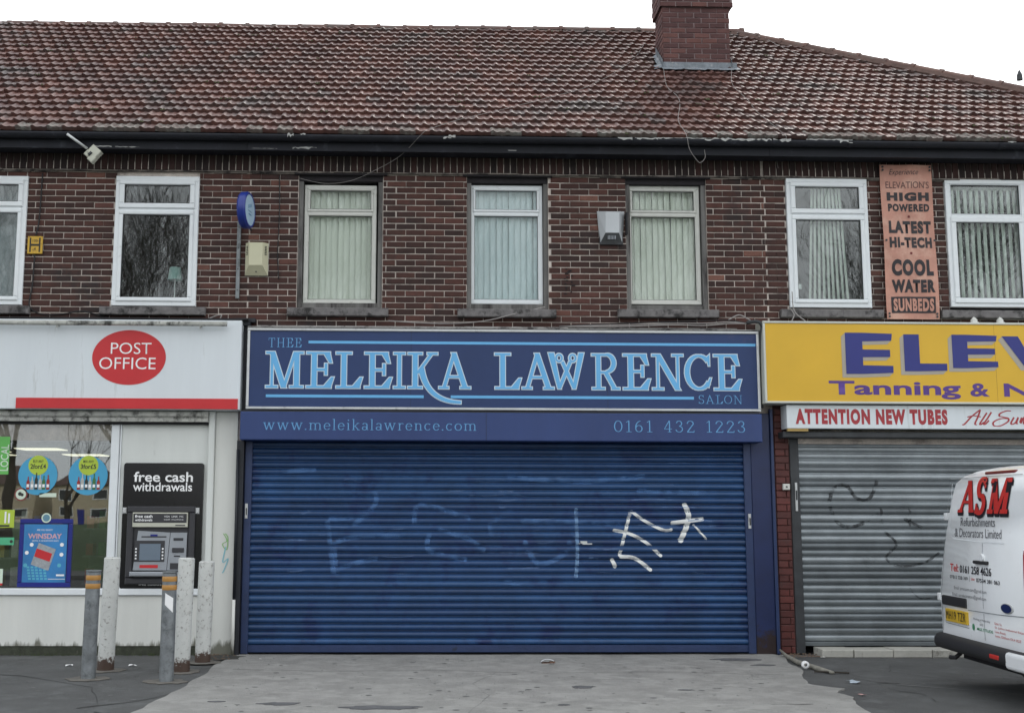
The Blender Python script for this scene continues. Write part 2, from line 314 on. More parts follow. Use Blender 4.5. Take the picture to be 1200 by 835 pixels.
def glyph(ch, S=.15, T=.05, F=.17):
    """convex polygons, cap height 1; returns (polys, width)"""
    def sf(x, y, l=None): l = l or F; yy = T/2 if y == 0 else (y-T/2); return [bar(x-l, yy, x+l, yy, T)]
    st = lambda x, y0=0, y1=1, w=None: [bar(x, y0, x, y1, w or S)]
    P = []; W = .8; h = .64
    if ch == 'I': P = st(.25)+sf(.25, 0, .24)+sf(.25, 1, .24); W = .5
    elif ch == 'L': P = st(.25)+sf(.25, 1, .24)+[bar(.02, T/2, .74, T/2, T), [(.52, T), (.74, T), (.82, .30), (.74, .30)]]; W = .82
    elif ch == 'E': P = st(.25)+[bar(.02, T/2, .76, T/2, T), bar(.02, 1-T/2, .72, 1-T/2, T), [(.54, T), (.76, T), (.84, .30), (.76, .30)], [(.54, 1-T), (.72, 1-T), (.78, .70), (.70, .70)], bar(.25, .51, .58, .51, T*1.1), bar(.60, .36, .60, .68, T*1.4)]; W = .84
    elif ch == 'M': P = [bar(.2, 0, .2, 1, T*1.3), bar(.93, 0, .93, 1, S), diag(.2, 1, .56, 0, S*1.05), diag(.88, 1, .56, 0, T*1.6)]+sf(.2, 0)+sf(.93, 0, .2)+[bar(.02, 1-T/2, .2, 1-T/2, T), bar(.93, 1-T/2, 1.13, 1-T/2, T)]; W = 1.15
    elif ch == 'N': P = [bar(.2, 0, .2, 1, T*1.3), bar(.82, 0, .82, 1, T*1.3), diag(.2, 1, .82, 0, S*1.1)]+sf(.2, 0)+sf(.82, 1)+[bar(.02, 1-T/2, .2, 1-T/2, T)]; W = 1.0
    elif ch == 'A': P = [diag(.48, 1, .16, 0, T*1.8), diag(.46, 1, .82, 0, S), bar(.26, .33, .7, .33, T)]+sf(.16, 0, .15)+sf(.82, 0, .16); W = .98
    elif ch == 'K': P = st(.25)+sf(.25, 0, .22)+sf(.25, 1, .22)+[diag(.78, 1, .32, .42, T*1.8)]+sf(.78, 1, .16); W = .95
    elif ch == 'W': P = [diag(.12, 1, .38, 0, S), diag(.68, 1, .38, 0, T*1.6), diag(.52, 1, .80, 0, S), diag(1.08, 1, .80, 0, T*1.6)]; W = 1.2
    elif ch == 'R': P = st(.25)+sf(.25, 0, .22)+[bar(.02, 1-T/2, .52, 1-T/2, T), bar(.25, .48, .52, .48, T)]+arcb(.52, .74, .26, .24, -90, 90, S, T)+[diag(.5, .48, .82, 0, S)]+sf(.84, 0, .14); W = .98
    elif ch in 'CO0': 
        rx = .38 if ch != '0' else .28
        a = (45, 320) if ch == 'C' else (0, 360)
        P = arcb(.44 if ch != '0' else .34, .5, rx, .49-T/2, *a, S, T, 24); W = .9 if ch != '0' else .68
        if ch == 'C': P += [[(.68, .92), (.78, 1), (.78, .68), (.74, .68)], [(.66, .12), (.74, .08), (.83, .34), (.78, .34)]]
    elif ch == 'T': P = st(.4)+sf(.4, 0)+[bar(.05, 1-T/2, .75, 1-T/2, T), bar(.07, .74, .07, 1, T), bar(.73, .74, .73, 1, T)]; W = .82
    elif ch == 'H': P = st(.22)+st(.78)+sf(.22, 0)+sf(.78, 0)+sf(.22, 1)+sf(.78, 1)+[bar(.22, .5, .78, .5, T)]; W = 1.0
    elif ch == 'S': P = arcb(.34, .74, .23, .235, 30, 270, S, T)+arcb(.34, .26, .25, .235, -150, 90, S, T)+[bar(.56, .72, .56, 1, T), bar(.09, 0, .09, .28, T)]; W = .68
    elif ch == '1': P = st(.3)+sf(.3, 0, .2)+[diag(.3, 1, .1, .82, T*1.6)]; W = .56
    elif ch == '2': P = arcb(.32, .74, .23, .235, -20, 180, S, T)+[diag(.52, .68, .1, .04, S*1.1), bar(.08, T/2, .6, T/2, T*1.5), bar(.6, 0, .6, .18, T)]; W = .68
    elif ch == '3': P = arcb(.3, .76, .2, .215, -90, 170, S, T)+arcb(.3, .27, .25, .25, -170, 90, S, T); W = .66
    elif ch == '4': P = st(.46)+sf(.46, 0, .14)+[diag(.44, 1, .08, .30, T*1.5), bar(.05, .28, .66, .28, T)]; W = .72
    elif ch == '6': P = arcb(.33, .3, .24, .275, 0, 360, S, T, 20)+arcb(.5, .42, .41, .54, 95, 195, S, T); W = .68
    elif ch == '.': P = [bar(.1, .0, .1, S*1.3, S*1.3)]; W = .24
    elif ch == 'w': P = [diag(.12, h, .3, 0, S), diag(.48, h, .3, 0, T*1.4), diag(.48, h, .66, 0, S), diag(.84, h, .66, 0, T*1.4), bar(.02, h, .24, h, T), bar(.38, h, .58, h, T), bar(.74, h, .94, h, T)]; W = .98
    elif ch in 'mn':
        P = st(.16, 0, h)+sf(.16, 0, .13)+[bar(.03, h-T/2, .16, h-T/2, T)]+arcb(.34, h-.19, .18, .17, 0, 180, S, T, 8)+st(.52, 0, h-.18)+sf(.52, 0, .12); W = .68
        if ch == 'm': P += arcb(.70, h-.19, .18, .17, 0, 180, S, T, 8)+st(.88, 0, h-.18)+sf(.88, 0, .12); W = 1.04
    elif ch == 'e': P = arcb(.3, h/2, .22, h/2-T/2, 5, 325, S, T, 16)+[bar(.1, h*.55, .52, h*.55, T)]; W = .6
    elif ch == 'c': P = arcb(.3, h/2, .22, h/2-T/2, 45, 320, S, T, 14)+[bar(.46, h-.12, .46, h-.04, S)]; W = .58
    elif ch == 'o': P = arcb(.32, h/2, .24, h/2-T/2, 0, 360, S, T, 18); W = .64
    elif ch == 'l': P = st(.16)+sf(.16, 0, .12)+[bar(.04, 1-T/2, .16, 1-T/2, T)]; W = .32
    elif ch == 'i': P = st(.16, 0, h)+sf(.16, 0, .12)+[bar(.04, h-T/2, .16, h-T/2, T), bar(.16, .84, .16, .84+S*1.2, S*1.2)]; W = .32
    elif ch == 'k': P = st(.16)+sf(.16, 0, .12)+[bar(.04, 1-T/2, .16, 1-T/2, T), diag(.5, h, .18, .28, T*1.5), diag(.26, .38, .54, 0, S)]+sf(.5, h, .1)+sf(.55, 0, .1); W = .66
    elif ch == 'r': P = st(.16, 0, h)+sf(.16, 0, .13)+[bar(.03, h-T/2, .16, h-T/2, T)]+arcb(.34, h-.19, .18, .17, 50, 180, S, T, 6); W = .5
    elif ch == 'a': P = arcb(.28, h-.17, .17, .15, 0, 160, S, T, 8)+st(.45, .05, h-.16)+[bar(.45, T, .56, T, T)]+arcb(.26, .17, .17, .15, 0, 360, S*.9, T, 14); W = .58
    elif ch == ' ': W = .45
    return P, W
def offset_poly(p, e):
    n = len(p); area = sum(p[i][0]*p[(i+1) % n][1]-p[(i+1) % n][0]*p[i][1] for i in range(n))
    if area < 0: p = p[::-1]
    out = []
    for i in range(n):
        a, b, c = p[i-1], p[i], p[(i+1) % n]
        d1 = (b[0]-a[0], b[1]-a[1]); d2 = (c[0]-b[0], c[1]-b[1])
        l1 = math.hypot(*d1) or 1e-6; l2 = math.hypot(*d2) or 1e-6
        n1 = (d1[1]/l1, -d1[0]/l1); n2 = (d2[1]/l2, -d2[0]/l2)
        k = 1+n1[0]*n2[0]+n1[1]*n2[1]; k = max(k, .35)
        out.append((b[0]+(n1[0]+n2[0])/k*e, b[1]+(n1[1]+n2[1])/k*e))
    return out
def polys_mesh(polys, y, dy=-.00004):
    mb = MB()
    for i, p in enumerate(polys):
        n = len(p); area = sum(p[k][0]*p[(k+1) % n][1]-p[(k+1) % n][0]*p[k][1] for k in range(n))
        if area < 0: p = p[::-1]
        mb.add([(x, y+dy*(i % 60), z) for x, z in p], [tuple(range(n))])
    return mb
def serif_line(s, x0, x1, z0, z1, y, m, parent, S=.09, T=.045, F=.13, gap=.10, fmap=None, shear=0, edge=None, em=None):
    polys = []; cx = 0
    for ch in s:
        P, W = glyph(ch, S, T, F)
        polys += [[(px+cx+shear*pz, pz) for px, pz in p] for p in P]; cx += W+gap
    a = min(q[0] for p in polys for q in p); b = max(q[0] for p in polys for q in p)
    k = (x1-x0)/(b-a); hh = (z1-z0)
    polys = [[(x0+(px-a)*k, z0+pz*hh) for px, pz in p] for p in polys]
    if edge:
        mb = polys_mesh([offset_poly(p, edge) for p in polys], y)
        if fmap: mb.v = [fmap(v[0], v[2], v[1]) for v in mb.v]
        mb.build('letter_outline', em, parent)
        y -= .003
    mb = polys_mesh(polys, y)
    if fmap: mb.v = [fmap(v[0], v[2], v[1]) for v in mb.v]
    return mb.build('lettering', m, parent)

# ================================================================== SETTING: ground
def struct(name, mb, m, **k): o = mb.build(name, m, **k); o['kind'] = 'structure'; return o
mb = MB(); mb.box(-700, 700, -700, 700, -.40, -.18); struct('ground', mb, grass_m)
mb = MB(); mb.box(-60, 60, -8.55, 12, -.17, 0); struct('forecourt', mb, asph)
mb = MB()
for i in range(120): mb.bbox(-60+i+.004, -59+i-.004, -8.70, -8.552, -.16, -.004, .01)
struct('kerb', mb, kerb_m)
mb = MB(); mb.box(-120, 120, -16.4, -8.71, -.175, -.12); struct('road', mb, road_m)
mb = MB()
for i in range(40): mb.box(-60+i*3, -58+i*3, -12.6, -12.5, -.12, -.116)
struct('road_marking', mb, paint_w)
mb = MB(); mb.box(-120, 120, -19, -16.42, -.17, -.01); struct('far_pavement', mb, asph)
# worn pale concrete apron with broken edges
edge_r = [(4.02, -.02), (4.08, -.35), (3.95, -.8), (3.93, -1.25), (3.80, -1.7), (3.70, -2.1), (3.66, -2.35), (3.88, -2.62), (3.72, -2.85), (3.80, -3.1), (3.66, -3.45), (3.62, -3.9), (3.4, -4.6), (3.5, -5.4), (3.3, -6.5)]
edge_l = [(-2.5, -6.5), (-2.42, -5), (-2.28, -3.8), (-2.22, -3.2), (-2.15, -2.6), (-2.16, -2.0), (-2.10, -1.5), (-2.13, -.9), (-2.06, -.4), (-2.08, -.02)]
def jag(L_, a=.018, k=3):
    out = []
    for i in range(len(L_)-1):
        for j in range(k):
            t = j/k; out.append((L_[i][0]+(L_[i+1][0]-L_[i][0])*t+random.uniform(-a, a), L_[i][1]+(L_[i+1][1]-L_[i][1])*t+random.uniform(-a, a)))
    out.append(L_[-1]); return out
pts = jag(edge_r)+jag(edge_l)
def slab(pts, z0, z1):
    mb = MB(); n = len(pts); mb.add([(x, y, z1) for x, y in pts]+[(x, y, z0) for x, y in pts], [tuple(range(n-1, -1, -1))]+[(i, (i+1) % n, (i+1) % n+n, i+n) for i in range(n)]); return mb
import bmesh
o = struct('concrete_apron', slab(pts, 0, .014), conc)
bm = bmesh.new(); bm.from_mesh(o.data); bmesh.ops.triangulate(bm, faces=bm.faces); bmesh.ops.recalc_face_normals(bm, faces=bm.faces); bm.to_mesh(o.data); bm.free()
def blob(cx, cy, rx, ry, z, name, m, n=22, j=.25):
    P = [(cx+rx*math.cos(2*math.pi*i/n)*(1+random.uniform(-j, j)), cy+ry*math.sin(2*math.pi*i/n)*(1+random.uniform(-j, j))) for i in range(n)]
    mb = slab(P, z-.004, z); o = struct(name, mb, m); fixn(o.data); return o
for cx, cy, rx, ry in [(-1.14, -2.78, .0, .0), (-1.16, -3.42, .17, .07), (-.32, -3.62, .30, .09), (1.50, -2.52, .10, .08), (3.45, -.55, .25, .10), (3.62, -1.0, .13, .05), (-1.7, -3.3, .07, .03), (2.4, -2.7, .07, .03), (1.2, -3.5, .05, .03)]:
    if rx: blob(cx, cy, rx, ry, .0185, 'tar_patch', conc_p)
def crack(path, w, z, m=crk, name='crack'):
    mb = MB(); P = []
    for i in range(len(path)-1):
        for j in range(4):
            t = j/4; P.append((path[i][0]+(path[i+1][0]-path[i][0])*t+random.uniform(-.015, .015), path[i][1]+(path[i+1][1]-path[i][1])*t+random.uniform(-.015, .015)))
    P.append(path[-1])
    vs = []; fs = []
    for i, (x, y) in enumerate(P):
        ww = w*random.uniform(.4, 1.3)*.5
        vs += [(x, y-ww, z), (x, y+ww, z)]
        if i: fs.append((2*i-2, 2*i, 2*i+1, 2*i-1))
    mb.add(vs, fs); return struct(name, mb, m)
crack([(-2.8, -3.55), (-2.4, -3.2), (-2.15, -2.75)], .03, .006)
crack([(-2.6, -3.75), (-2.35, -3.9)], .05, .006)
crack([(4.25, -1.9), (4.35, -2.15), (4.55, -2.25)], .03, .006)
crack([(4.35, -2.2), (4.32, -2.6), (4.5, -2.9), (4.42, -3.3)], .025, .007)
crack([(4.5, -2.3), (5.2, -2.75), (6.2, -3.5)], .02, .005, crk_l, 'pale_scratch')
crack([(2.95, -3.5), (3.3, -3.49)], .015, .0185)
crack([(-1.9, -.09), (0, -.07), (2.4, -.08), (3.8, -.06)], .035, .0195, crk)
mb = MB(); rg_ = random.Random(9)
for i in range(260):
    x = rg_.uniform(-5, 6); y = rg_.uniform(-4.5, -.3); r_ = rg_.uniform(.008, .028); z_ = .0165 if -2.0 < x < 3.5 else .0025
    if abs(x+2.15) < .2 or abs(x-3.8) < .35: continue
    mb.add([(x+r_*math.cos(k_*math.pi/4)*1.2, y+r_*math.sin(k_*math.pi/4), z_) for k_ in range(8)], [tuple(range(8))])
tag(mb.build('gum_spots', mat('gum_dark', (.12, .12, .118), .9, var=.6, vs=9)), 'flattened dark gum and oil spots over the forecourt', 'stains', kind='stuff')
crack([(-1.9, -1.3), (-.9, -1.45), (.2, -1.38), (1.1, -1.6), (2.3, -1.5), (3.6, -1.75)], .010, .0172)
crack([(.4, -3.9), (.6, -3.0), (.5, -2.3), (.75, -1.6)], .010, .0174)
crack([(-4.8, -1.4), (-3.9, -1.65), (-3.0, -2.4), (-2.7, -3.3)], .016, .004)
crack([(5.0, -.9), (4.8, -1.4), (5.2, -2.1), (5.1, -3.1)], .012, .004)
# damp dark strip and weeds along the foot of the left shopfront
blob(-2.15, -.35, .22, .22, .016, 'dirt_patch', mat('damp_dirt', (.035, .034, .03), .9, var=.4, vs=14, bump=.8), j=.35)

# ================================================================== BUILDINGS
WZ0, WZ1 = 3.60, 5.575          # upper brick wall visible band
COURSE, PITCH = .0735, .2300
bA = thing('shop_building', 'brick terrace building with white post office front and cash machine', 'building', loc=(-2.05, 0, 0))
bB = thing('shop_building', 'middle brick terrace building above the closed blue shutter, with the chimney', 'building', loc=(1.0, 0, 0))
bC = thing('shop_building', 'right brick terrace building above the yellow tanning sign', 'building', loc=(4.1, 0, 0))
def sub(name, me, parent):   # parent empties sit at a base point, meshes are in world coordinates
    o = obj(name, me, parent); return o
def P(o, root):              # keep world coordinates under a moved parent
    o.location = Vector(o.location) - Vector(root.location); return o
# openings: (x0,x1,z0,z1) in the brick plane
OPEN = {'A': [(-5.5, -4.66, 3.96, 5.52), (-3.62, -2.64, 3.96, 5.53)],
        'B': [(-1.47, -.47, 3.96, 5.57), (.53, 1.50, 3.96, 5.57), (2.43, 3.40, 3.96, 5.57)],
        'C': [(4.36, 5.34, 4.0, 5.59), (6.29, 7.27, 4.0, 5.60)]}
RANGE = {'A': (-8.5, -2.05), 'B': (-2.05, 4.1), 'C': (4.1, 9.6)}
ROOT = {'A': bA, 'B': bB, 'C': bC}
brick_meshes = {}
def brick_mesh(wd, variant, m):
    key = (round(wd*50), variant, m.name)
    if key in brick_meshes: return brick_meshes[key]
    rr = random.Random(key[0]*7+key[1]*131+len(key[2])); h = .0615; c = .004
    j = lambda s=.0032: rr.uniform(-s, s)
    x0, x1 = -wd/2, wd/2
    vs = [(x0+c+j(), j(.0015), c+j()), (x1-c+j(), j(.0015), c+j()), (x1-c+j(), j(.0015), h-c+j()), (x0+c+j(), j(.0015), h-c+j()),
          (x0, .004, 0), (x1, .004, 0), (x1, .004, h), (x0, .004, h), (x0, .03, 0), (x1, .03, 0), (x1, .03, h), (x0, .03, h)]
    mb = MB(); mb.add(vs, [(0,1,2,3),(4,5,1,0),(5,6,2,1),(6,7,3,2),(7,4,0,3),(8,9,5,4),(9,10,6,5),(10,11,7,6),(11,8,4,7)])
    me = mb.mesh('brick', m); brick_meshes[key] = me; return me
walls = {}
def wall_slab(key, m=mortar):
    x0, x1 = RANGE[key]; xs = sorted({x0, x1}|{v for o in OPEN[key] for v in o[:2] if x0 < v < x1})
    mb = MB()
    for a, b in zip(xs, xs[1:]):
        op = [o for o in OPEN[key] if o[0] <= a+1e-6 and o[1] >= b-1e-6]
        if op: z0, z1 = op[0][2:]; mb.box(a, b, .0085, .26, 2.4, z0); mb.box(a, b, .0085, .26, z1, 6.05)
        else: mb.box(a, b, .0085, .26, 2.4, 6.05)
    o = mb.build('wall', m, ROOT[key]); P(o, ROOT[key]); walls[key] = o; return o
for k in 'ABC': wall_slab(k)
def lay_bricks(key, xv0, xv1):
    """stretcher bond; the bricks in the picture are single objects, bricks beyond it are joined"""
    x0, x1 = RANGE[key]; spec = []; row = 0; z = 3.672
    while z+.0635 < WZ1+.01:
        x = x0 - (PITCH/2 if row % 2 else 0) + (.03 if key == 'A' else .015)
        while x < x1:
            a, b = max(x+.005, x0+.002), min(x+PITCH-.005, x1-.002)
            segs = [(a, b)]
            for (ox0, ox1, oz0, oz1) in OPEN[key]:
                if z+.06 > oz0-.0 and z < oz1-.02:
                    new = []
                    for (p, q) in segs:
                        if ox1 <= p or ox0 >= q: new.append((p, q)); continue
                        if p < ox0-.02: new.append((p, ox0-.004))
                        if q > ox1+.02: new.append((ox1+.004, q))
                    segs = new
            for (p, q) in segs:
                if q-p > .022: spec.append((p, q, z))
            x += PITCH
        z += COURSE; row += 1
    vis = sorted([s for s in spec if s[1] > xv0 and s[0] < xv1], key=lambda s: (abs((s[0]+s[1])/2-1)*.3 - s[2]))
    rest = [s for s in spec if not (s[1] > xv0 and s[0] < xv1)] + vis[300:]
    for (p, q, zz) in vis[:300]:
        wd = q-p; o = obj('brick', brick_mesh(wd, random.randrange(5), brick), walls[key])
        o.location = ((p+q)/2+random.uniform(-.002, .002), random.uniform(-.004, .001), zz+random.uniform(-.0015, .0015))
        o.rotation_euler = (0, random.uniform(-.006, .006), random.uniform(-.008, .008))
        o.scale = (wd/(round(wd*50)/50), 1, random.uniform(.97, 1.02))
    mb = MB()
    for (p, q, zz) in rest: mb.bbox(p, q, random.uniform(-.004, .003), .03, zz, zz+.0635, .004, random.random())
    if rest: o = mb.build('brickwork', brick_s, walls[key]); o['kind'] = 'stuff'
# brick children use world coordinates: their wall is placed back at the origin of the world
for k in 'ABC':
    walls[k].location = -Vector(ROOT[k].location)

# soldier course, ledge, top of wall
for k in 'ABC':
    x0, x1 = RANGE[k]; mb = MB(); x = x0+.004
    while x < x1-.03:
        mb.bbox(x, min(x+.068, x1-.002), random.uniform(-.014, -.006), .03, 5.612, 5.80, .004, random.random()*.8); x += .0795
    o = mb.build('soldier_course', brick_k, ROOT[k]); P(o, ROOT[k]); o['kind'] = 'stuff'
    # pale mortar fins between the soldier bricks come from the wall slab behind; ledge below them
    mb = MB(); x = x0+.002
    while x < x1-.01:
        l = min(random.uniform(.25, .7), x1-.002-x); t = random.uniform(.010, .020); dz = random.uniform(-.006, .006)
        mb.bbox(x, x+l-.004, -.035-random.uniform(0, .012), .03, 5.586+dz, 5.586+dz+t, .003)
        if random.random() < .6: mb.bbox(x+.02, x+l-.03, -.02, .03, 5.586+dz-.014, 5.586+dz-.002, .002)
        x += l
    o = mb.build('ledge', concrete_l, ROOT[k]); P(o, ROOT[k])
# mortar fins of the soldier course
for k in 'ABC':
    x0, x1 = RANGE[k]; mb = MB(); x = x0+.004+.068
    while x < x1-.03:
        if random.random() < .85: mb.box(x+.002, x+.0095, -.011, .02, 5.612, 5.612+random.uniform(.06, .11))
        x += .0795
    o = mb.build('mortar_joints', mortar, ROOT[k]); P(o, ROOT[k]); o['kind'] = 'stuff'

# body of each building: party walls, back wall, floors (closed so that rooms are dark)
for k in 'ABC':
    x0, x1 = RANGE[k]; mb = MB()
    mb.box(x0+.003, x0+.10, .27, 6.6, 0, 6.05); mb.box(x1-.10, x1-.003, .27, 6.6, 0, 6.05); mb.box(x0+.1, x1-.1, 6.4, 6.6, 0, 6.05)
    mb.box(x0+.1, x1-.1, .27, 6.4, 3.2, 3.45); mb.box(x0+.1, x1-.1, .27, 6.4, 5.75, 5.9); mb.box(x0+.1, x1-.1, .27, 6.4, -.02, .02)
    if k != 'A': mb.box(x0+.1, x1-.1, .8, .9, .02, 3.2)
    mb.box(x0+.1, x1-.1, 2.2, 2.3, 3.45, 5.75)
    o = mb.build('interior', dark_room, ROOT[k]); P(o, ROOT[k])
    mb = MB(); mb.box(x0+.003, x1-.003, 6.605, 6.7, 0, 6.05); o = mb.build('rear_wall', brick, ROOT[k]); P(o, ROOT[k])

# ---- eaves: soffit, fascia, gutter
for k in 'ABC':
    x0, x1 = RANGE[k]; a, b = x0+.002, x1-.002
    if k == 'C': b = 9.6
    mb = MB(); mb.box(a, b, -.26, .005, 5.80, 5.82); o = mb.build('soffit', navygut, ROOT[k]); P(o, ROOT[k])
    mb = MB(); mb.box(a, b, -.285, -.262, 5.775, 5.955); o = mb.build('fascia_board', navygut, ROOT[k]); P(o, ROOT[k])
    mb = MB(); 
    n = 10; ring = [(-.345+.058*math.cos(math.pi+math.pi*i/n), 5.935+.062*math.sin(math.pi+math.pi*i/n)) for i in range(n+1)]
    inner = [(-.345+.052*math.cos(math.pi+math.pi*i/n), 5.935+.056*math.sin(math.pi+math.pi*i/n)) for i in range(n+1)][::-1]
    loop = ring+inner; m_ = len(loop)
    mb.add([(a, y, z) for y, z in loop]+[(b, y, z) for y, z in loop], [(i, (i+1) % m_, (i+1) % m_+m_, i+m_) for i in range(m_)])
    o = mb.build('gutter', navygut, ROOT[k], smooth=True); fixn(o.data); P(o, ROOT[k])
    x = a+.9
    while x < b:
        rg = [(-.345+.064*math.cos(math.pi+math.pi*i/n), 5.935+.068*math.sin(math.pi+math.pi*i/n)) for i in range(n+1)]
        m2 = len(rg); mb = MB()
        mb.add([(x, y, z) for y, z in rg]+[(x+.05, y, z) for y, z in rg], [(i, i+1, i+1+m2, i+m2) for i in range(m2-1)]+[tuple(range(m2)), tuple(range(2*m2-1, m2-1, -1))]); x += 1.8
        o = mb.build('gutter_joint', navygut, ROOT[k]); P(o, ROOT[k])
# flaking paint and bird mess on the gutter and fascia
def flakes(lst, y, root, name='peeling_paint', m=flake):
    mb = MB()
    for (x0, x1, z0, z1) in lst:
        n = max(4, int((x1-x0)/.03)); up_ = []; dn = []
        for i in range(n+1):
            x = x0+(x1-x0)*i/n; e = 0 if i in (0, n) else 1
            up_.append((x, z1-random.uniform(0, .4)*(z1-z0)*(1 if e else 1))); dn.append((x, z0+random.uniform(0, .7)*(z1-z0)))
        for i in range(n): mb.add([(dn[i][0], y, dn[i][1]), (dn[i+1][0], y, dn[i+1][1]), (up_[i+1][0], y, up_[i+1][1]), (up_[i][0], y, up_[i][1])], [(0, 1, 2, 3)])
    o = mb.build(name, m, root); P(o, root); return o
flakes([(-3.85, -3.62, 5.79, 5.81), (-3.58, -3.30, 5.785, 5.805)], -.2865, bA)
flakes([(-1.52, -1.24, 5.79, 5.825), (-2.0, -1.7, 5.792, 5.80), (1.0, 1.1, 5.80, 5.812)], -.2865, bB)
flakes([(2.28, 2.45, 5.90, 5.955), (2.48, 2.75, 5.915, 5.945), (2.75, 3.4, 5.925, 5.95), (3.3, 4.09, 5.905, 5.955)], -.4055, bB)
flakes([(4.11, 4.32, 5.90, 5.955), (4.5, 4.95, 5.93, 5.955), (4.9, 5.05, 5.90, 5.95), (6.9, 7.0, 5.93, 5.95)], -.4055, bC)
flakes([(-1.57, -1.50, 5.88, 5.955), (-1.42, -1.36, 5.92, 5.95), (.24, .33, 5.89, 5.93), (.3, .38, 5.91, 5.95)], -.4055, bB)

# ---- roof
EY, EZ, SL = -.36, 5.955, .80                     # eave line and slope (rise per metre)
RY = 3.20; TH = math.atan(SL); cT, sT = math.cos(TH), math.sin(TH)
def roofpt(x, s, h=0): # s metres up the slope from the eave, h metres off the surface
    return (x, EY+s*cT-h*sT, EZ+s*sT+h*cT)
SLEN = (RY-EY)/cT
HX0, HX1 = 4.75, 8.55                               # hip starts at ridge HX0, falls to the eave at HX1+...
def hip_s(x):  # slope length at which the hip cuts, for x > HX0
    return SLEN if x < HX0 else SLEN*(1-(x-HX0)/(5.45))
CHX0, CHX1, CHY0, CHY1 = 3.285, 4.215, 1.66, 2.16
roofs = {}
for k, (x0, x1) in {'A': (-8.5, -2.05), 'B': (-2.05, 4.1), 'C': (4.1, 10.2)}.items():
    mb = MB(); root = ROOT[k]
    if k != 'C':
        a, b, c, d = roofpt(x0, 0, -.05), roofpt(x1, 0, -.05), roofpt(x1, SLEN, -.05), roofpt(x0, SLEN, -.05)
        e, f_ = (x1, 2*RY-EY, EZ-.06), (x0, 2*RY-EY, EZ-.06)
        mb.add([a, b, c, d, e, f_], [(0, 1, 2, 3), (3, 2, 4, 5)])
        if k == 'A': mb.add([a, d, f_], [(0, 1, 2)])
    else:
        a, b, c, d = roofpt(x0, 0, -.05), roofpt(10.2, 0, -.05), roofpt(HX0, SLEN, -.05), roofpt(x0, SLEN, -.05)
        e, f_ = (10.2, 2*RY-EY, EZ-.06), (x0, 2*RY-EY, EZ-.06)
        mb.add([a, b, c, d, e, f_], [(0, 1, 2, 3), (3, 2, 4, 5), (1, 4, 2)])
    o = mb.build('roof', deck, root); fixn(o.data); o.location = -Vector(root.location); roofs[k] = o
TW, GA = .1775, SLEN/21.0
def tile_profile():
    return [(-.004, .016), (.010, .023), (.026, .023), (.040, .013), (.054, .004), (.078, .002), (.094, .007), (.108, .010), (.122, .007), (.138, .002), (.158, .002), (.172, .009), (.179, .014)]
def tile_geo(var=0):
    rr = random.Random(var*13+5); pr = tile_profile(); n = len(pr); L_ = GA+.05; vs = []
    for x, h in pr: vs.append((x-TW/2, 0, h+.046+rr.uniform(-.002, .002)))
    for x, h in pr: vs.append((x-TW/2, L_, h*.8+.002))
    for x, h in pr: vs.append((x-TW/2, .004, h*.3+.001))
    fs = [(i, i+1, i+1+n, i+n) for i in range(n-1)]+[(i+2*n, i+1+2*n, i+1, i) for i in range(n-1)]+[(0, n, 2*n), (n-1, 3*n-1, 2*n-1)]
    return vs, fs
tile_me = {}
def tile_mesh(v, m):
    if (v, m.name) not in tile_me:
        vs, fs = tile_geo(v); mb = MB(); mb.add(vs, fs); tile_me[(v, m.name)] = mb.mesh('tile', m)
    return tile_me[(v, m.name)]
def lay_tiles(k):
    x0, x1 = {'A': (-8.5, -2.05), 'B': (-2.05, 4.1), 'C': (4.1, 10.1)}[k]; spec = []
    for row in range(21):
        s = row*GA; i0 = math.floor(x0/TW)-1
        for i in range(i0, int(x1/TW)+2):
            x = i*TW + (TW/2 if row % 2 else 0)
            if not (x0 <= x < x1): continue
            if x > hip_s(0)*0+HX0-.1 and s+GA*.6 > hip_s(x)+.05: continue
            cy = EY+s*cT
            if CHX0-.02 < x < CHX1+.02 and cy+.10 > CHY0 and cy < CHY1-.05: continue
            spec.append((x, s-(random.uniform(.02, .05) if random.random() < .012 else 0), row))
    vis = [t for t in spec if -5.9-.07*t[2] < t[0] < 8.2]
    vis = vis[:300]; vs_ = set(vis); rest = [t for t in spec if t not in vs_]
    for (x, s, row) in vis:
        o = obj('tile', tile_mesh(random.randrange(6), tile_e if row == 0 and random.random() < .55 else tile), roofs[k])
        o.location = roofpt(x+random.uniform(-.002, .002), s+random.uniform(-.004, .004), 0)
        o.rotation_euler = (TH+random.uniform(-.012, .008), random.uniform(-.012, .012), random.uniform(-.012, .012))
    mb = MB(); base = [tile_geo(v) for v in range(6)]
    for (x, s, row) in rest:
        vs, fs = random.choice(base); ox = x+random.uniform(-.002, .002); os_ = s+random.uniform(-.004, .004); tw = random.uniform(-.012, .012)
        out = []
        for (a, b, c) in vs:
            out.append((ox+a-b*tw, EY+(os_+b)*cT-(c+a*tw)*sT, EZ+(os_+b)*sT+(c+a*tw)*cT))
        mb.add(out, fs, random.random())
    o = mb.build('tiling', tile_s, roofs[k]); o['kind'] = 'stuff'
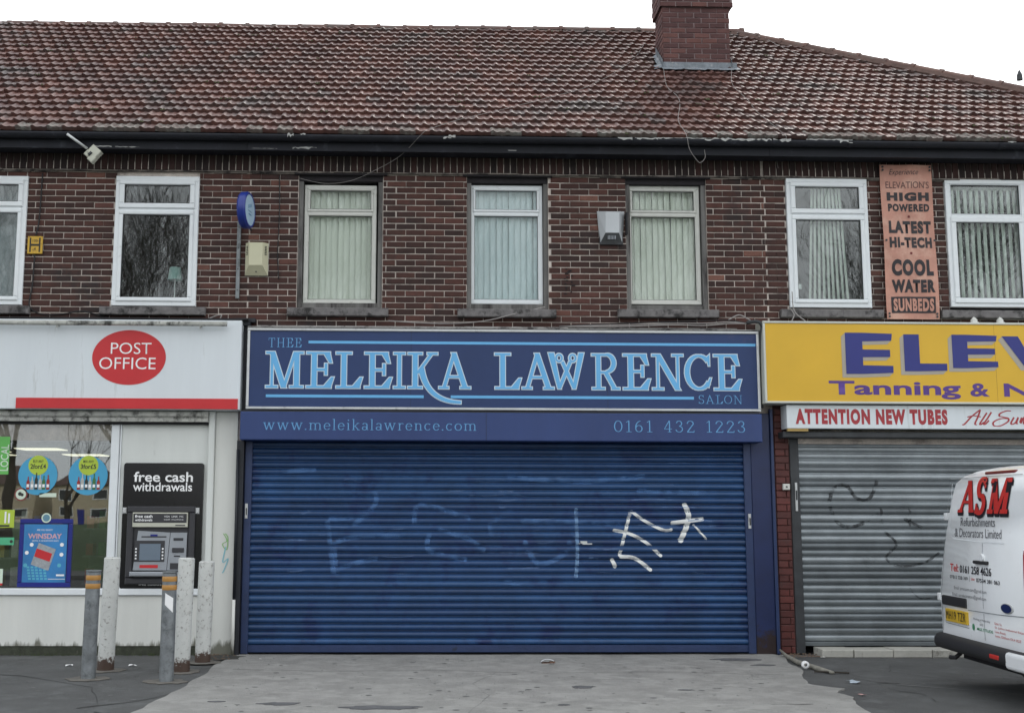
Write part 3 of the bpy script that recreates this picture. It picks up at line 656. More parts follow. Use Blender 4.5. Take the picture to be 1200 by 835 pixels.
# ridge and hip tiles: half-round with a raised collar
def ridge_mesh(length, r=.095):
    mb = MB(); n = 10; st = [(0, r*1.0), (length-.045, r*1.0), (length-.04, r*1.16), (length+.012, r*1.16)]
    vs = []
    for (x, rr) in st:
        for i in range(n+1):
            a = math.pi*i/n; vs.append((x, -rr*math.cos(a)*1.05, rr*math.sin(a)*.85))
    m_ = n+1; fs = [(j*m_+i, j*m_+i+1, (j+1)*m_+i+1, (j+1)*m_+i) for j in range(3) for i in range(n)]
    vs += [(length+.012, 0, -.02)]; last = 3*m_
    fs += [(last+i+1, last+i, len(vs)-1) for i in range(n)]
    mb.add(vs, fs); me = mb.mesh('ridge_tile', ridge_m, smooth=True); fixn(me); me.set_sharp_from_angle(angle=R(40)); return me
rm = ridge_mesh(.392)
x = -8.5
while x < HX0-.1:
    k = 'A' if x+.2 < -2.05 else ('B' if x+.2 < 4.1 else 'C')
    if not (CHX0-.0 < x+.2 < CHX1 and False):
        o = obj('ridge_tile', rm, roofs[k]); o.location = (x, RY+random.uniform(-.008, .008), EZ+SLEN*sT-.035+.004*x+random.uniform(-.006, .006)); o.rotation_euler = (random.uniform(-.03, .03), random.uniform(-.008, .008), random.uniform(-.01, .01))
    x += .392
h0 = Vector((HX0-.05, RY, EZ+SLEN*sT-.025)); h1 = Vector((10.2, EY, EZ+.03)); hd = (h1-h0); hl = hd.length; hd.normalize()
n = int(hl/.392)
for i in range(n):
    p = h0+hd*(i*.392); o = obj('ridge_tile', rm, roofs['C']); o.location = p
    yy = Vector((0, 0, 1)).cross(hd).normalized(); zz = hd.cross(yy)
    o.rotation_euler = Matrix((hd, yy, zz)).transposed().to_euler()
# mortar bedding under the ridge
mb = MB(); mb.tube([(-8.5, RY-.075, EZ+SLEN*sT-.085), (HX0, RY-.075, EZ+SLEN*sT-.055)], .04, 6); o = mb.build('ridge_bedding', concrete_l, roofs['B'])
mb = MB(); mb.tube([h0+Vector((-.06, -.10, -.05)), h1+Vector((-.06, -.1, -.06))], .06, 6); o = mb.build('hip_bedding', mat('hip_mortar', (.10, .06, .05), .9, var=.4, vs=10), roofs['C'])

mb = MB(); rg_ = random.Random(21)
for i in range(170):
    x = rg_.uniform(-6, 7.5); s_ = (rg_.randint(0, 20)+rg_.uniform(-.02, .12))*GA
    if x > HX0 and s_ > hip_s(x)-.2: continue
    if CHX0-.2 < x < CHX1+.2 and s_ > 2.4: continue
    for q_ in range(rg_.randint(2, 5)):
        r_ = rg_.uniform(.006, .02); a, b = x+rg_.uniform(-.05, .05), s_+rg_.uniform(-.01, .02)
        P_ = [roofpt(a+r_*math.cos(k_*1.2566), b+r_*math.sin(k_*1.2566), .045) for k_ in range(5)]+[roofpt(a, b, .045+r_)]
        mb.add(P_, [(k_, (k_+1) % 5, 5) for k_ in range(5)])
o = mb.build('moss', mat('roof_moss', (.07, .075, .035), .95, var=.5, vs=20), roofs['B']); o['kind'] = 'stuff'
# ---- chimney
chim = bpy.data.objects.new('chimney', None)
core = MB(); core.box(CHX0+.006, CHX1-.006, CHY0+.006, CHY1-.006, 7.3, 8.50); core.box(CHX0-.028, CHX1+.038, CHY0-.028, CHY1+.03, 8.50, 9.35)
chim = core.build('chimney', mat('mortar_chimney', (.20, .15, .15), .95, var=.3, vs=8), bB); P(chim, bB); 
def chim_bricks(x0, x1, y0, z0, z1, axis='x', fl=0):
    row = 0; z = z0
    while z < z1-.03:
        a = x0 - (PITCH*.5 if (row+fl) % 2 else 0)
        while a < x1:
            p, q = max(a, x0)+.0035, min(a+.218, x1)-.0035
            if q-p > .03:
                wd = q-p; me = brick_mesh(wd, random.randrange(5), brick_c)
                o = obj('brick', me, chim)
                o.scale = (wd/(round(wd*50)/50), 1, 1.04)
                if axis == 'x': o.location = ((p+q)/2, y0+random.uniform(-.003, .001), z)
                else: o.location = (y0+random.uniform(-.003, .001), (p+q)/2, z); o.rotation_euler = (0, 0, -math.pi/2)
            a += .218
        z += COURSE; row += 1
chim_bricks(CHX0, CHX1, CHY0, 7.62, 8.49)
chim_bricks(CHX0-.034, CHX1+.044, CHY0-.034, 8.50, 8.95)
chim_bricks(CHY0, CHY1, CHX0, 7.62, 8.49, 'y', 1)
chim_bricks(CHY0-.034, CHY1+.034, CHX0-.034, 8.50, 8.95, 'y', 1)
mb = MB(); mb.bbox(CHX0-.05, CHX1+.05, CHY0-.05, CHY1+.05, 9.35, 9.45, .01); mb.build('cap', concrete_l, chim)
for x in (3.5, 3.98):
    mb = MB(); mb.lathe((x, 1.91, 9.45), [(0, 0), (.13, 0), (.11, .1), (.10, .38), (.13, .40), (.13, .45), (.09, .45), (.09, .2), (0, .2)], 16); mb.build('chimney_pot', ridge_m, chim, smooth=True)
mb = MB()   # lead apron at the front and sides of the stack
z_ = EZ+(CHY0-EY)*SL
def ragged_sheet(xa, xb, ya, za, yb, zb, n=26, th=.008):
    vs = []; fs = []
    for i in range(n+1):
        x = xa+(xb-xa)*i/n; j = random.uniform(-.012, .012)
        vs += [(x, ya, za), (x, yb+j*.8-.0, zb+j)]
        if i: fs.append((2*i-2, 2*i-1, 2*i+1, 2*i))
    mb.add(vs, fs)
ragged_sheet(CHX0-.03, CHX1+.08, CHY0-.012, z_+.135, CHY0-.02, z_+.05)
ragged_sheet(CHX0-.03, CHX1+.11, CHY0-.02, z_+.055, CHY0-.10, z_+.0)
mb.build('flashing', lead, chim)
mb = MB()
for sx in (-1, 1):
    xx = CHX0-.012 if sx < 0 else CHX1+.012
    for i in range(4):
        y0 = CHY0+i*.11; z0 = EZ+(y0-EY)*SL
        wv = .10 if i < 1 else (.03 if sx > 0 else .04)
        mb.add([(xx, y0-.03, z0+.03), (xx, y0+.10, z0+.13), (xx, y0+.10, z0+.26), (xx, y0-.03, z0+.16)], [(0, 1, 2, 3)])
        mb.add([(xx, y0-.03, z0+.055), (xx, y0+.10, z0+.155), (xx+sx*wv, y0+.10, z0+.125), (xx+sx*wv*1.2, y0-.03, z0+.02)], [(0, 1, 2, 3)])
mb.build('step_flashing', lead, chim)

# ================================================================== WINDOWS
pane_c = glass('window_glass', (.93, .97, .96), .75, wav=.05)
pane_d = glass('window_glass_blind', (.96, .98, .97), .45, wav=.06)
pane_s = glass('shop_glass', (.86, .90, .88), 1.45, wav=.03)
gasket = mat('black_gasket', (.02, .02, .022), .6)
def window(root, x0, x1, z0, z1, yf, zt, style='casement', fm=upvc, gm=pane_c, ft=.062):
    """frame with a fixed lower light, a top vent above the transom zt"""
    mb = MB(); mb.frame(x0, x1, z0, z1, ft, yf, yf+.09); mb.bbox(x0+ft, x1-ft, yf+.001, yf+.09, zt-.022, zt+.022, .005)
    fr = mb.build('window', fm, root); P(fr, root)
    def sash(a, b, c, d, t, yo, name):
        m1 = MB(); m1.frame(a, b, c, d, t, yo, yo+.05, .010); s_ = m1.build(name, fm, fr)
        m2 = MB(); m2.box(a+t-.004, b-t+.004, yo+.028, yo+.040, c+t-.004, d-t+.004); m2.build('pane', gm, fr)
        m3 = MB(); m3.frame(a+t-.001, b-t+.001, c+t-.001, d-t+.001, .006, yo+.012, yo+.028, .001); m3.build('gasket', gasket, fr)
    g = .004
    if style == 'casement':        # heavy modern sashes
        sash(x0+ft-.018, x1-ft+.018, zt+.012, z1-ft+.018, .062, yf-.018, 'top_sash')
        sash(x0+ft-.012, x1-ft+.012, z0+ft-.012, zt-.012, .050, yf-.016, 'main_sash')
    elif style == 'slim':
        sash(x0+ft-.01, x1-ft+.01, zt+.014, z1-ft+.01, .032, yf-.012, 'top_sash')
        sash(x0+ft-.004, x1-ft+.004, z0+ft-.004, zt-.016, .014, yf+.004, 'main_sash')
    elif style == 'fixedtop':
        sash(x0+ft-.004, x1-ft+.004, zt+.018, z1-ft+.004, .016, yf+.004, 'top_sash')
        sash(x0+ft-.018, x1-ft+.018, z0+ft-.018, zt-.012, .064, yf-.018, 'main_sash')
    return fr
window(bA, -5.55, -4.65, 3.968, 5.51, -.03, 5.125, 'casement')
window(bA, -3.62, -2.64, 3.968, 5.525, -.03, 5.12, 'casement')
for (a, b, c, d) in [(-1.405, -.545, 4.025, 5.468), (.568, 1.440, 4.040, 5.488), (2.455, 3.335, 4.050, 5.500)]:
    window(bB, a, b, c, d, .075, c+1.10, 'slim', cream_p if a > 2 or a < -1 else upvc, pane_d, .046)
window(bC, 4.365, 5.345, 4.01, 5.585, -.03, 5.135, 'casement')
window(bC, 6.295, 7.275, 4.03, 5.60, -.03, 5.135, 'fixedtop')
# timber linings and dark lintels of the three recessed windows
for (a, b) in ((-1.47, -.47), (.53, 1.50), (2.43, 3.40)):
    mb = MB()
    mb.bbox(a, a+.055, .03, .2, 3.975, 5.50, .004); mb.bbox(b-.055, b, .03, .2, 3.975, 5.50, .004)
    mb.bbox(a+.055, b-.055, .05, .2, 3.972, 4.035, .004)
    o = mb.build('timber_lining', oldwood, bB); P(o, bB)
    mb = MB(); mb.bbox(a-.05, b+.05, -.035, .2, 5.566, 5.584, .003); mb.box(a, b, .02, .19, 5.502, 5.566); o = mb.build('lintel', darkwood, bB); P(o, bB)
for (root, a, b, c) in ((bA, -5.6, -4.55, 3.95), (bA, -3.74, -2.52, 3.95), (bB, -1.57, -.39, 3.955), (bB, .42, 1.58, 3.955), (bB, 2.31, 3.50, 3.965), (bC, 4.24, 5.46, 3.98), (bC, 6.16, 7.40, 3.985)):
    mb = MB(); n = 8
    for i in range(n):   # slightly uneven stone
        mb.bbox(a+(b-a)*i/n, a+(b-a)*(i+1)/n, -.085+random.uniform(-.002, .002), .1, c-.098+random.uniform(-.003, .003), c, .006 if i in (0, n-1) else .006)
    mb = MB(); mb.bbox(a, b, -.085, .1, c-.095, c, .008); o = mb.build('sill', sillm, root); P(o, root)
# cracked white plaster strip under two sills at the right
# blinds hung inside the windows
def blind(x0, x1, z0, z1, y, nv, m, label, group=None, ang=14, gapf=1.06, skew=0., skip=(), edge=0):
    t = thing('vertical_blind', label, 'blind', group, loc=((x0+x1)/2, y, z1))
    mb = MB(); mb.box(x0, x1, y-.02, y+.02, z1, z1+.03); o = mb.build('head_rail', cream_p, t); P(o, t)
    wv = (x1-x0)/nv*gapf; me = MB(); nn = 5
    vs = []
    for i in range(nn):
        u = (i/(nn-1)-.5); bow = .006*(1-4*u*u)
        vs += [(u*wv, -bow, 0), (u*wv, -bow, 1)]
    me.add(vs, [(2*i, 2*i+2, 2*i+3, 2*i+1) for i in range(nn-1)]); me = me.mesh('vane', m, True)
    for i in range(nv):
        if i in skip: continue
        x = x0+(x1-x0)*(i+.5)/nv
        o = obj('vane', me, t); o.location = (x-t.location.x, .0+random.uniform(-.004, .004), z0-z1)
        o.scale = (1, 1, z1-z0); o.rotation_euler = (0, skew*((i-nv/2)/nv)+random.uniform(-.004, .004), R(ang+random.uniform(-4, 4)))
    return t
blind(-1.36, -.58, 4.03, 5.46, .185, 11, vane_g, 'pale green vertical blind closed behind the left recessed window')
blind(.60, 1.41, 4.05, 5.47, .185, 11, vane_b, 'pale blue vertical blind closed behind the middle recessed window')
blind(2.49, 3.30, 4.06, 5.48, .185, 11, vane_g, 'pale green vertical blind closed behind the window by the floodlight')
blind(4.62, 5.14, 4.1, 5.5, .11, 9, vane_w, 'cream vertical blind half open, splayed at the bottom, left of the banner', ang=12, gapf=.56, skew=-.12)
blind(6.40, 7.24, 4.1, 5.5, .11, 11, vane_w, 'cream vertical blind half open behind the window right of the banner', ang=-14, gapf=.52)
# obscured glass film behind the far left window
t = thing('net_curtain', 'plain grey net curtain hanging behind the window at the left edge', 'curtain', loc=(-5.1, .2, 5.45))
mb = MB(); vs = []; fs = []
for i in range(60):
    x = -5.5+i*.0145; y = .2+.008*math.sin(i*.9); vs += [(x, y, 4.02), (x, y, 5.46)]
    if i: fs.append((2*i-2, 2*i, 2*i+1, 2*i-1))
mb.add(vs, fs); o = mb.build('cloth', net, t, smooth=True); P(o, t)
# the small lamp and papers on the inner sill of the second window
t = thing('table_lamp', 'small table lamp with a pale mint shade behind the second window', 'lamp', loc=(-2.93, .17, 4.075))
mint = mat('mint_shade', (.40, .62, .58), .8, var=.05)
mb = MB(); mb.lathe((0, 0, .24), [(.085, 0), (.065, .15), (.06, .15), (.08, 0)], 20); mb.build('lamp_shade', mint, t, smooth=True)
mb = MB(); mb.lathe((0, 0, 0), [(0, 0), (.05, 0), (.05, .012), (.008, .02), (.008, .26), (0, .26)], 14); mb.build('stem', white_l, t, smooth=True)
mb = MB(); mb.box(-3.40, -2.80, .09, .60, 4.02, 4.074); o = mb.build('window_shelf', cream_p, bA); P(o, bA)
t = thing('paper_note', 'small white sticker low in the window left of the banner', 'sticker', loc=(4.50, .0, 4.27))
mb = MB(); mb.box(-.02, .02, .012, .014, -.03, .03); mb.build('paper', white_l, t)

# ================================================================== POST OFFICE SHOPFRONT
def part(name, m, root, mb, smooth=False): o = mb.build(name, m, root, smooth); P(o, root); return o
SA = [(-8.5, -2.47)]
mb = MB(); mb.bbox(-8.5, -2.362, -.02, .25, .10, .655, .004); part('stallriser', white_r, bA, mb)
mb = MB(); mb.box(-8.5, -2.362, -.012, .24, -.01, .099); part('plinth', mat('mossy_plinth', (.045, .05, .035), .95, var=.5, vs=12, bump=.8, dirt=(.16, .16, .13), damt=.2, dscale=10), bA, mb)
mb = MB(); mb.bbox(-8.5, -2.435, -.055, .1, .66, .735, .008); part('window_sill', upvc, bA, mb)
mb = MB(); mb.bbox(-3.548, -3.455, -.04, .08, .736, 2.585, .008); mb.bbox(-3.447, -3.432, -.03, .03, .736, 2.585, .003); part('mullion', upvc, bA, mb)
mb = MB(); mb.bbox(-3.431, -2.436, -.012, .08, .736, 2.585, .003); part('white_panel', white_w, bA, mb)
mb = MB(); mb.bbox(-2.434, -2.362, -.075, .1, .0, 2.735, .008); part('corner_post', white_w, bA, mb)
mb = MB(); mb.bbox(-2.360, -2.105, -.03, .25, .0, 2.735, .006); part('pilaster', white_r, bA, mb)
mb = MB(); mb.bbox(-8.5, -2.436, -.14, .1, 2.66, 2.735, .02); mb.bbox(-8.5, -2.436, -.12, .1, 2.61, 2.657, .004); part('shutter_housing', grime, bA, mb)
mb = MB(); mb.box(-8.5, -2.436, -.08, .09, 2.586, 2.608); part('housing_gap', blk, bA, mb)
mb = MB(); mb.box(-8.4, -3.55, .0, .012, .736, 2.585); gp = part('shop_pane', pane_s, bA, mb)
# shop interior
mb = MB(); mb.box(-8.4, -2.15, 6.3, 6.38, .02, 3.2); part('shop_back_wall', mat('shop_wall', (.10, .09, .08), .9, var=.3, vs=2), bA, mb)
mb = MB(); mb.box(-8.4, -2.16, .3, 6.3, 2.55, 2.6); part('shop_ceiling', mat('shop_ceiling_m', (.14, .14, .13), .9), bA, mb)
lampm = mat('lit_ceiling_panel', (.9, .85, .7), .5, emit=((1, .92, .72), .55))
for i, (x, y) in enumerate([(-5.65, 4.0), (-5.15, .95), (-6.7, 4.6), (-3.72, .9), (-5.5, 5.8), (-7.0, 5.7)]):
    t = thing('ceiling_light', ['lit ceiling panel nearest the shop window', 'lit ceiling panel second from the shop window', 'lit ceiling panel at the far left inside the shop', 'lit ceiling panel near the window mullion', 'lit ceiling panel deep in the shop behind the mullion', 'lit ceiling panel at the back left of the shop'][i], 'ceiling light', 'lit ceiling panels inside the shop', loc=(x, y, 2.50))
    mb = MB(); mb.box(-.34, .34, -.3, .3, .012, .049); mb.build('housing', white_w, t); mb = MB(); mb.box(-.31, .31, -.27, .27, 0, .011); mb.build('diffuser', lampm, t)
shelfm = mat('shop_shelf', (.14, .14, .13), .6)
prods = [mat('packet_%s' % c, v, .5, var=.2, vs=20) for c, v in {'red': (.3, .03, .02), 'green': (.05, .16, .05), 'yellow': (.4, .3, .04), 'white': (.45, .45, .42), 'blue': (.04, .09, .28)}.items()]
def shelf(x0, x1, y, label):
    t = thing('shop_shelf', label, 'shelf', 'display shelves inside the shop', loc=((x0+x1)/2, y, 0.02))
    mb = MB(); mb.box(x0, x1, y+.3, y+.32, .02, 1.5); part('back_panel', shelfm, t, mb)
    for j, z in enumerate((.3, .65, 1.0, 1.35)):
        mb = MB(); mb.box(x0, x1, y, y+.299, z, z+.025); part('shelf_board', shelfm, t, mb)
        for q, pm in enumerate(prods):
            mb = MB(); x = x0+.03+q*(x1-x0)/5
            while x < x0+(q+1)*(x1-x0)/5-.08:
                wd = random.uniform(.06, .1); mb.box(x, x+wd, y+.04, y+.2, z+.026, z+.026+random.uniform(.10, .24)); x += wd+.01
            o = part('packets', pm, t, mb); o['kind'] = 'stuff'
shelf(-5.9, -4.6, 1.3, 'stocked shelf inside the shop behind the blue poster'); shelf(-4.4, -3.6, 2.0, 'stocked shelf inside the shop behind the round stickers'); shelf(-8, -6.2, 1.8, 'stocked shelf at the left inside the shop')
# window posters (they lie against the inside of the glass)
def disc(cx, cz, r, y, m, root, name='disc', n=36, rz=None):
    P_ = [(cx+r*math.cos(2*math.pi*i/n), cz+(rz or r)*math.sin(2*math.pi*i/n)) for i in range(n)]
    mb = MB(); mb.add([(x, y, z) for x, z in P_], [tuple(range(n))]); o = mb.build(name, m, root); P(o, root); return o
def rect(x0, x1, z0, z1, y, m, root, name, th=.001):
    mb = MB(); mb.box(x0, x1, y, y+th, z0, z1); return part(name, m, root, mb)
cy = mat('cyan_sticker', (.06, .34, .56), .5, var=.06); lime = mat('lime_disc', (.42, .55, .05), .5, var=.06); dk = mat('dark_print', (.03, .035, .03), .6)
greenp = mat('green_poster', (.13, .46, .10), .5, var=.08); paleg = mat('pale_print', (.62, .72, .60), .6)
def T(s, x0, x1, z0, z1, y, m, root, **k): return text(s, x0, x1, z0, z1, y, m, root, loc0=root.location, **k)
for i, (cx, s1, s2) in enumerate(((-4.37, 'BUY ANY', '2for£4'), (-3.80, 'MIX ANY', '3for£5'))):
    t = thing('window_sticker', ['round blue offer sticker above the blue framed poster, beside the green poster', 'round blue offer sticker nearest the white window post'][i], 'sticker', 'round offer stickers in the shop window', loc=(cx, -.004, 2.0))
    disc(cx, 2.0, .222, -.004, cy, t, 'backing'); disc(cx, 2.115, .112, -.006, lime, t, 'offer_disc')
    T(s1, cx-.06, cx+.06, 2.145, 2.175, -.0075, dk, t, bold=.01); T(s2, cx-.088, cx+.088, 2.075, 2.13, -.0075, dk, t, bold=.02)
    cols = [prods[0], prods[3], dk, prods[3], prods[1], prods[0]]
    for q in range(6):
        xx = cx-.125+q*.045+random.uniform(-.004, .004); hb = random.uniform(.14, .19); mb = MB()
        mb.prism([(xx, 1.84), (xx+.036, 1.84), (xx+.036, 1.84+hb*.6), (xx+.024, 1.84+hb*.75), (xx+.024, 1.84+hb), (xx+.012, 1.84+hb), (xx+.012, 1.84+hb*.75), (xx, 1.84+hb*.6)], -.0072-q*.0001, -.0062)
        part('printed_bottle', cols[q], t, mb)
        rect(xx+.004, xx+.032, 1.865, 1.90, -.0088-q*.0001, white_l, t, 'bottle_label', .0004)
t = thing('poster', 'green poster with sideways lettering at the left edge of the shop window', 'poster', loc=(-4.9, -.004, 2.0))
rect(-5.05, -4.705, 2.01, 2.44, -.004, greenp, t, 'sheet')
o = T('LOCAL', -.15, .15, -.045, .045, 0, paleg, t, bold=.01)
o.data.transform(Matrix.Translation((t.location.x, t.location.y, t.location.z))); o.data.transform(Matrix.Rotation(-math.pi/2, 4, 'Y')); o.location = (.145-0, -.0035, .20)
t = thing('poster', 'lime green poster at the left edge above the green strip', 'poster', loc=(-4.8, -.004, 1.5))
rect(-4.98, -4.61, 1.41, 1.61, -.004, lime, t, 'sheet'); rect(-4.9, -4.66, 1.42, 1.44, -.006, dk, t, 'printed_band'); rect(-4.72, -4.70, 1.46, 1.59, -.006, white_l, t, 'printed_bar'); rect(-4.68, -4.66, 1.46, 1.57, -.006, white_l, t, 'printed_bar')
t = thing('poster', 'narrow mint green notice strip at the left edge of the shop window', 'sticker', loc=(-4.8, -.004, 1.26))
rect(-4.98, -4.60, 1.215, 1.30, -.004, mat('mint_strip', (.08, .42, .22), .5), t, 'sheet'); disc(-4.63, 1.255, .018, -.006, dk, t, 'printed_dot', 16)
t = thing('poster', 'pale blue notice with red foot low at the left edge of the shop window', 'poster', loc=(-4.85, -.004, .86))
rect(-4.98, -4.705, .79, .95, -.004, paleg, t, 'sheet'); rect(-4.98, -4.705, .768, .789, -.0045, red_s, t, 'printed_foot')
t = thing('speed_sticker', 'small round sticker with a red ring low in the shop window', 'sticker', loc=(-4.55, -.004, 1.78))
disc(-4.55, 1.785, .075, -.004, mat('ring_red', (.22, .06, .05), .6), t, 'ring', 24); disc(-4.55, 1.785, .058, -.006, paleg, t, 'face', 24); disc(-4.56, 1.79, .022, -.0075, dk, t, 'printed_mark', 12); disc(-4.535, 1.78, .018, -.0078, dk, t, 'printed_mark', 12)
rect(-4.34, -4.15, 1.755, 1.80, -.004, paleg, tag(thing('window_label', 'small pale label sticker below the first round offer sticker', 'sticker', loc=(-4.25, -.004, 1.78))), 'paper')
# WINSDAY poster holder
navyf = mat('blue_poster_frame', (.012, .02, .20), .3, var=.08); pbl = mat('poster_blue', (.035, .20, .46), .4, var=.25, vs=3)
t = thing('poster_holder', 'blue framed lottery poster reading WINSDAY standing in the shop window', 'poster', loc=(-4.245, .05, .75))
mb = MB(); mb.frame(-4.545, -3.945, .745, 1.51, .055, -.006, .02, .008); mb.box(-4.50, -3.99, .004, .014, .79, 1.46); part('frame', navyf, t, mb)
rect(-4.492, -4.005, .80, 1.448, -.002, pbl, t, 'poster_sheet')
disc(-4.247, 1.52, .055, -.012, paleg, t, 'badge', 24); disc(-4.247, 1.52, .04, -.0135, mat('badge_blue', (.12, .25, .33), .5), t, 'badge_face', 24)
T('ARE YOU READY?', -4.35, -4.17, 1.375, 1.395, -.0035, white_l, t)
T('WINSDAY', -4.445, -4.065, 1.285, 1.345, -.0035, mat('pinkish_letter', (.6, .36, .4), .5), t, bold=.03)
T('WITH A SCRATCHCARD', -4.40, -4.10, 1.255, 1.272, -.0035, white_l, t)
mb = MB(); mb.prism([(-4.40, 1.0), (-4.20, .93), (-4.125, 1.17), (-4.32, 1.24)], -.004, -.003); part('printed_card', mat('card_dull', (.32, .34, .36), .6, var=.3, vs=25), t, mb)
mb = MB(); mb.prism([(-4.365, 1.09), (-4.19, 1.03), (-4.165, 1.12), (-4.34, 1.18)], -.006, -.0045); part('printed_card_band', red_s, t, mb)
tq = mat('turquoise_print', (.10, .42, .55), .5)
for i in range(5):
    for j in range(5): rect(-4.42+i*.045-j*.006, -4.39+i*.045-j*.006, .83+j*.032, .85+j*.032, -.0036, tq, t, 'printed_tile', .0006)
for (x, z) in ((-4.45, 1.13), (-4.06, 1.11), (-4.08, .99), (-4.46, .99), (-4.40, 1.22), (-4.06, 1.22)): disc(x, z, .022, -.0036, white_l if z > 1 else tq, t, 'printed_coin', 14)
rect(-4.11, -4.02, .87, .89, -.0036, white_l, t, 'printed_line', .0006); rect(-4.2, -4.01, .835, .84, -.0036, white_l, t, 'printed_line', .0006)

# ---- post office fascia sign
t = thing('fascia_sign', 'white shop fascia with red post office oval and red stripe', 'sign', loc=(-3.5, -.22, 2.74))
mb = MB(); mb.bbox(-8.5, -2.065, -.22, .0, 2.742, 3.772, .006); part('panel', white_s, t, mb)
mb = MB(); mb.bbox(-4.585, -2.085, -.232, -.221, 2.748, 2.868, .002); part('red_stripe', red_s, t, mb)
disc(-3.335, 3.335, .418, -.2225, red_s, t, 'red_oval', 72, rz=.315)
T('POST', -3.545, -3.085, 3.375, 3.505, -.2235, white_l, t, bold=-.004); T('OFFICE', -3.67, -3.03, 3.20, 3.335, -.2235, white_l, t, bold=-.004)
t = thing('sign_light', 'long tubular trough light along the top of the white fascia', 'light', loc=(-3.5, -.3, 3.72))
mb = MB(); mb.lathe((-8.5, -.31, 3.715), [(0, 0), (.028, 0), (.028, 6.28), (0, 6.28)], 14, 'x'); part('tube', grime, t, mb, True)
for x in (-6.1, -4.15, -2.53):
    mb = MB(); mb.box(x, x+.02, -.33, -.223, 3.69, 3.70); mb.tube([(x+.01, -.31, 3.69), (x+.01, -.31, 3.66)], .008, 6); part('bracket', grime, t, mb)
# gap between the fascias
mb = MB(); mb.box(-2.06, -2.005, -.05, .2, 2.74, 3.74); part('gap_board', black_t, bA, mb)
mb = MB(); mb.box(-2.10, -2.02, -.10, .2, 0, 2.40); part('gap_trim', black_t, bA, mb)
mb = MB(); mb.tube([(-2.085, -.12, 0), (-2.085, -.12, .62)], .018, 8); part('pipe_lower', white_r, bA, mb, True)
mb = MB(); mb.tube([(-2.085, -.12, .62), (-2.085, -.12, 2.3)], .016, 8); part('pipe_upper', black_t, bA, mb, True)
mb = MB(); mb.box(-2.07, -1.985, -.12, .0, 3.735, 3.80); mb.box(-2.15, -1.93, -.1, .0, 3.775, 3.82); part('cable_box', black_t, bA, mb)
# lead / flashing line above left fascia
mb = MB(); mb.bbox(-8.5, -2.0, -.20, .0, 3.782, 3.80, .004); part('top_flashing', blk, bA, mb)

# ---- cash machine
t = thing('cash_machine', 'black cash machine set in the white panel, headed free cash withdrawals', 'cash machine', loc=(-2.93, -.03, .74))
def rr(x0, x1, z0, z1, r=.03, n=5):
    P_ = []
    for cx, cz, a in ((x1-r, z1-r, 0), (x0+r, z1-r, 90), (x0+r, z0+r, 180), (x1-r, z0+r, 270)):
        for i in range(n+1): q = R(a+90*i/n); P_.append((cx+r*math.cos(q), cz+r*math.sin(q)))
    return P_
mb = MB(); mb.prism(rr(-3.385, -2.478, .735, 2.145), -.045, -.012); part('surround', atm_blk, t, mb)
mb = MB(); mb.frame(-3.32, -2.555, .785, 1.655, .07, -.085, -.046, .012); part('machine_frame', atm_gry, t, mb)
mb = MB(); mb.box(-3.25, -2.625, -.0475, -.0455, .855, 1.585); part('machine_back', atm_gry, t, mb)
T('free cash', -3.27, -2.60, 1.93, 2.045, -.0465, white_l, t, bold=.016); T('withdrawals', -3.275, -2.605, 1.825, 1.925, -.0465, white_l, t, bold=.012)
mb = MB(); mb.bbox(-3.255, -2.635, -.095, -.048, 1.42, 1.585, .006); part('header_plate', atm_crm, t, mb)
rect(-3.245, -2.645, 1.47, 1.572, -.0965, atm_gry, t, 'header_band')
T('free cash', -3.225, -3.03, 1.525, 1.56, -.0985, white_l, t, bold=.02); T('withdrawals', -3.225, -3.03, 1.487, 1.515, -.0985, white_l, t, bold=.02)
T('VISA  LINK  MC', -2.90, -2.68, 1.53, 1.55, -.0985, white_l, t); T('cash machine', -2.90, -2.68, 1.50, 1.515, -.0985, white_l, t); rect(-2.77, -2.66, 1.435, 1.448, -.0965, atm_gry, t, 'header_line')
mb = MB(); vs = [(-3.25, -.05, 1.38), (-2.635, -.05, 1.40), (-2.635, -.05, .90), (-3.25, -.05, .90)]
mb.prism([(-3.235, .94), (-2.86, .94), (-2.83, 1.36), (-3.19, 1.38)], -.075, -.048); part('screen_fascia', atm_sil, t, mb)
mb = MB(); mb.prism([(-2.855, .94), (-2.645, .94), (-2.64, 1.36), (-2.825, 1.36)], -.070, -.048); part('card_fascia', atm_sil, t, mb)
mb = MB(); mb.bbox(-3.225, -2.885, -.080, -.0755, 1.035, 1.27, .002); part('screen_bezel', atm_gry, t, mb)
rect(-3.165, -2.93, 1.05, 1.235, -.0825, atm_scr, t, 'screen', .002)
for i in range(4):
    for x in (-3.205, -2.905): rect(x-.009, x+.009, 1.062+i*.036, 1.08+i*.036, -.084, white_l, t, 'key', .004)
rect(-3.16, -2.955, .965, 1.0, -.0775, red_s, t, 'cash_slot_band'); rect(-3.15, -2.87, 1.305, 1.32, -.0775, atm_gry, t, 'slot_line'); rect(-3.05, -2.97, 1.32, 1.34, -.0775, navyf, t, 'blue_mark')
mb = MB(); mb.bbox(-2.80, -2.67, -.088, -.071, 1.14, 1.19, .006); part('card_slot', atm_gry, t, mb)
rect(-2.79, -2.68, 1.27, 1.30, -.073, atm_gry, t, 'receipt_slot'); rect(-2.78, -2.71, 1.09, 1.105, -.073, atm_gry, t, 'slot_line'); rect(-2.82, -2.66, .95, 1.02, -.073, atm_gry, t, 'keypad')
mb = MB(); mb.bbox(-3.26, -2.63, -.14, -.048, .875, .925, .012); part('ledge', atm_sil, t, mb)
for x in (-3.355, -2.535):
    mb = MB(); mb.bbox(x-.022, x+.022, -.075, -.046, 1.57, 1.64, .01); part('clip', alu, t, mb)
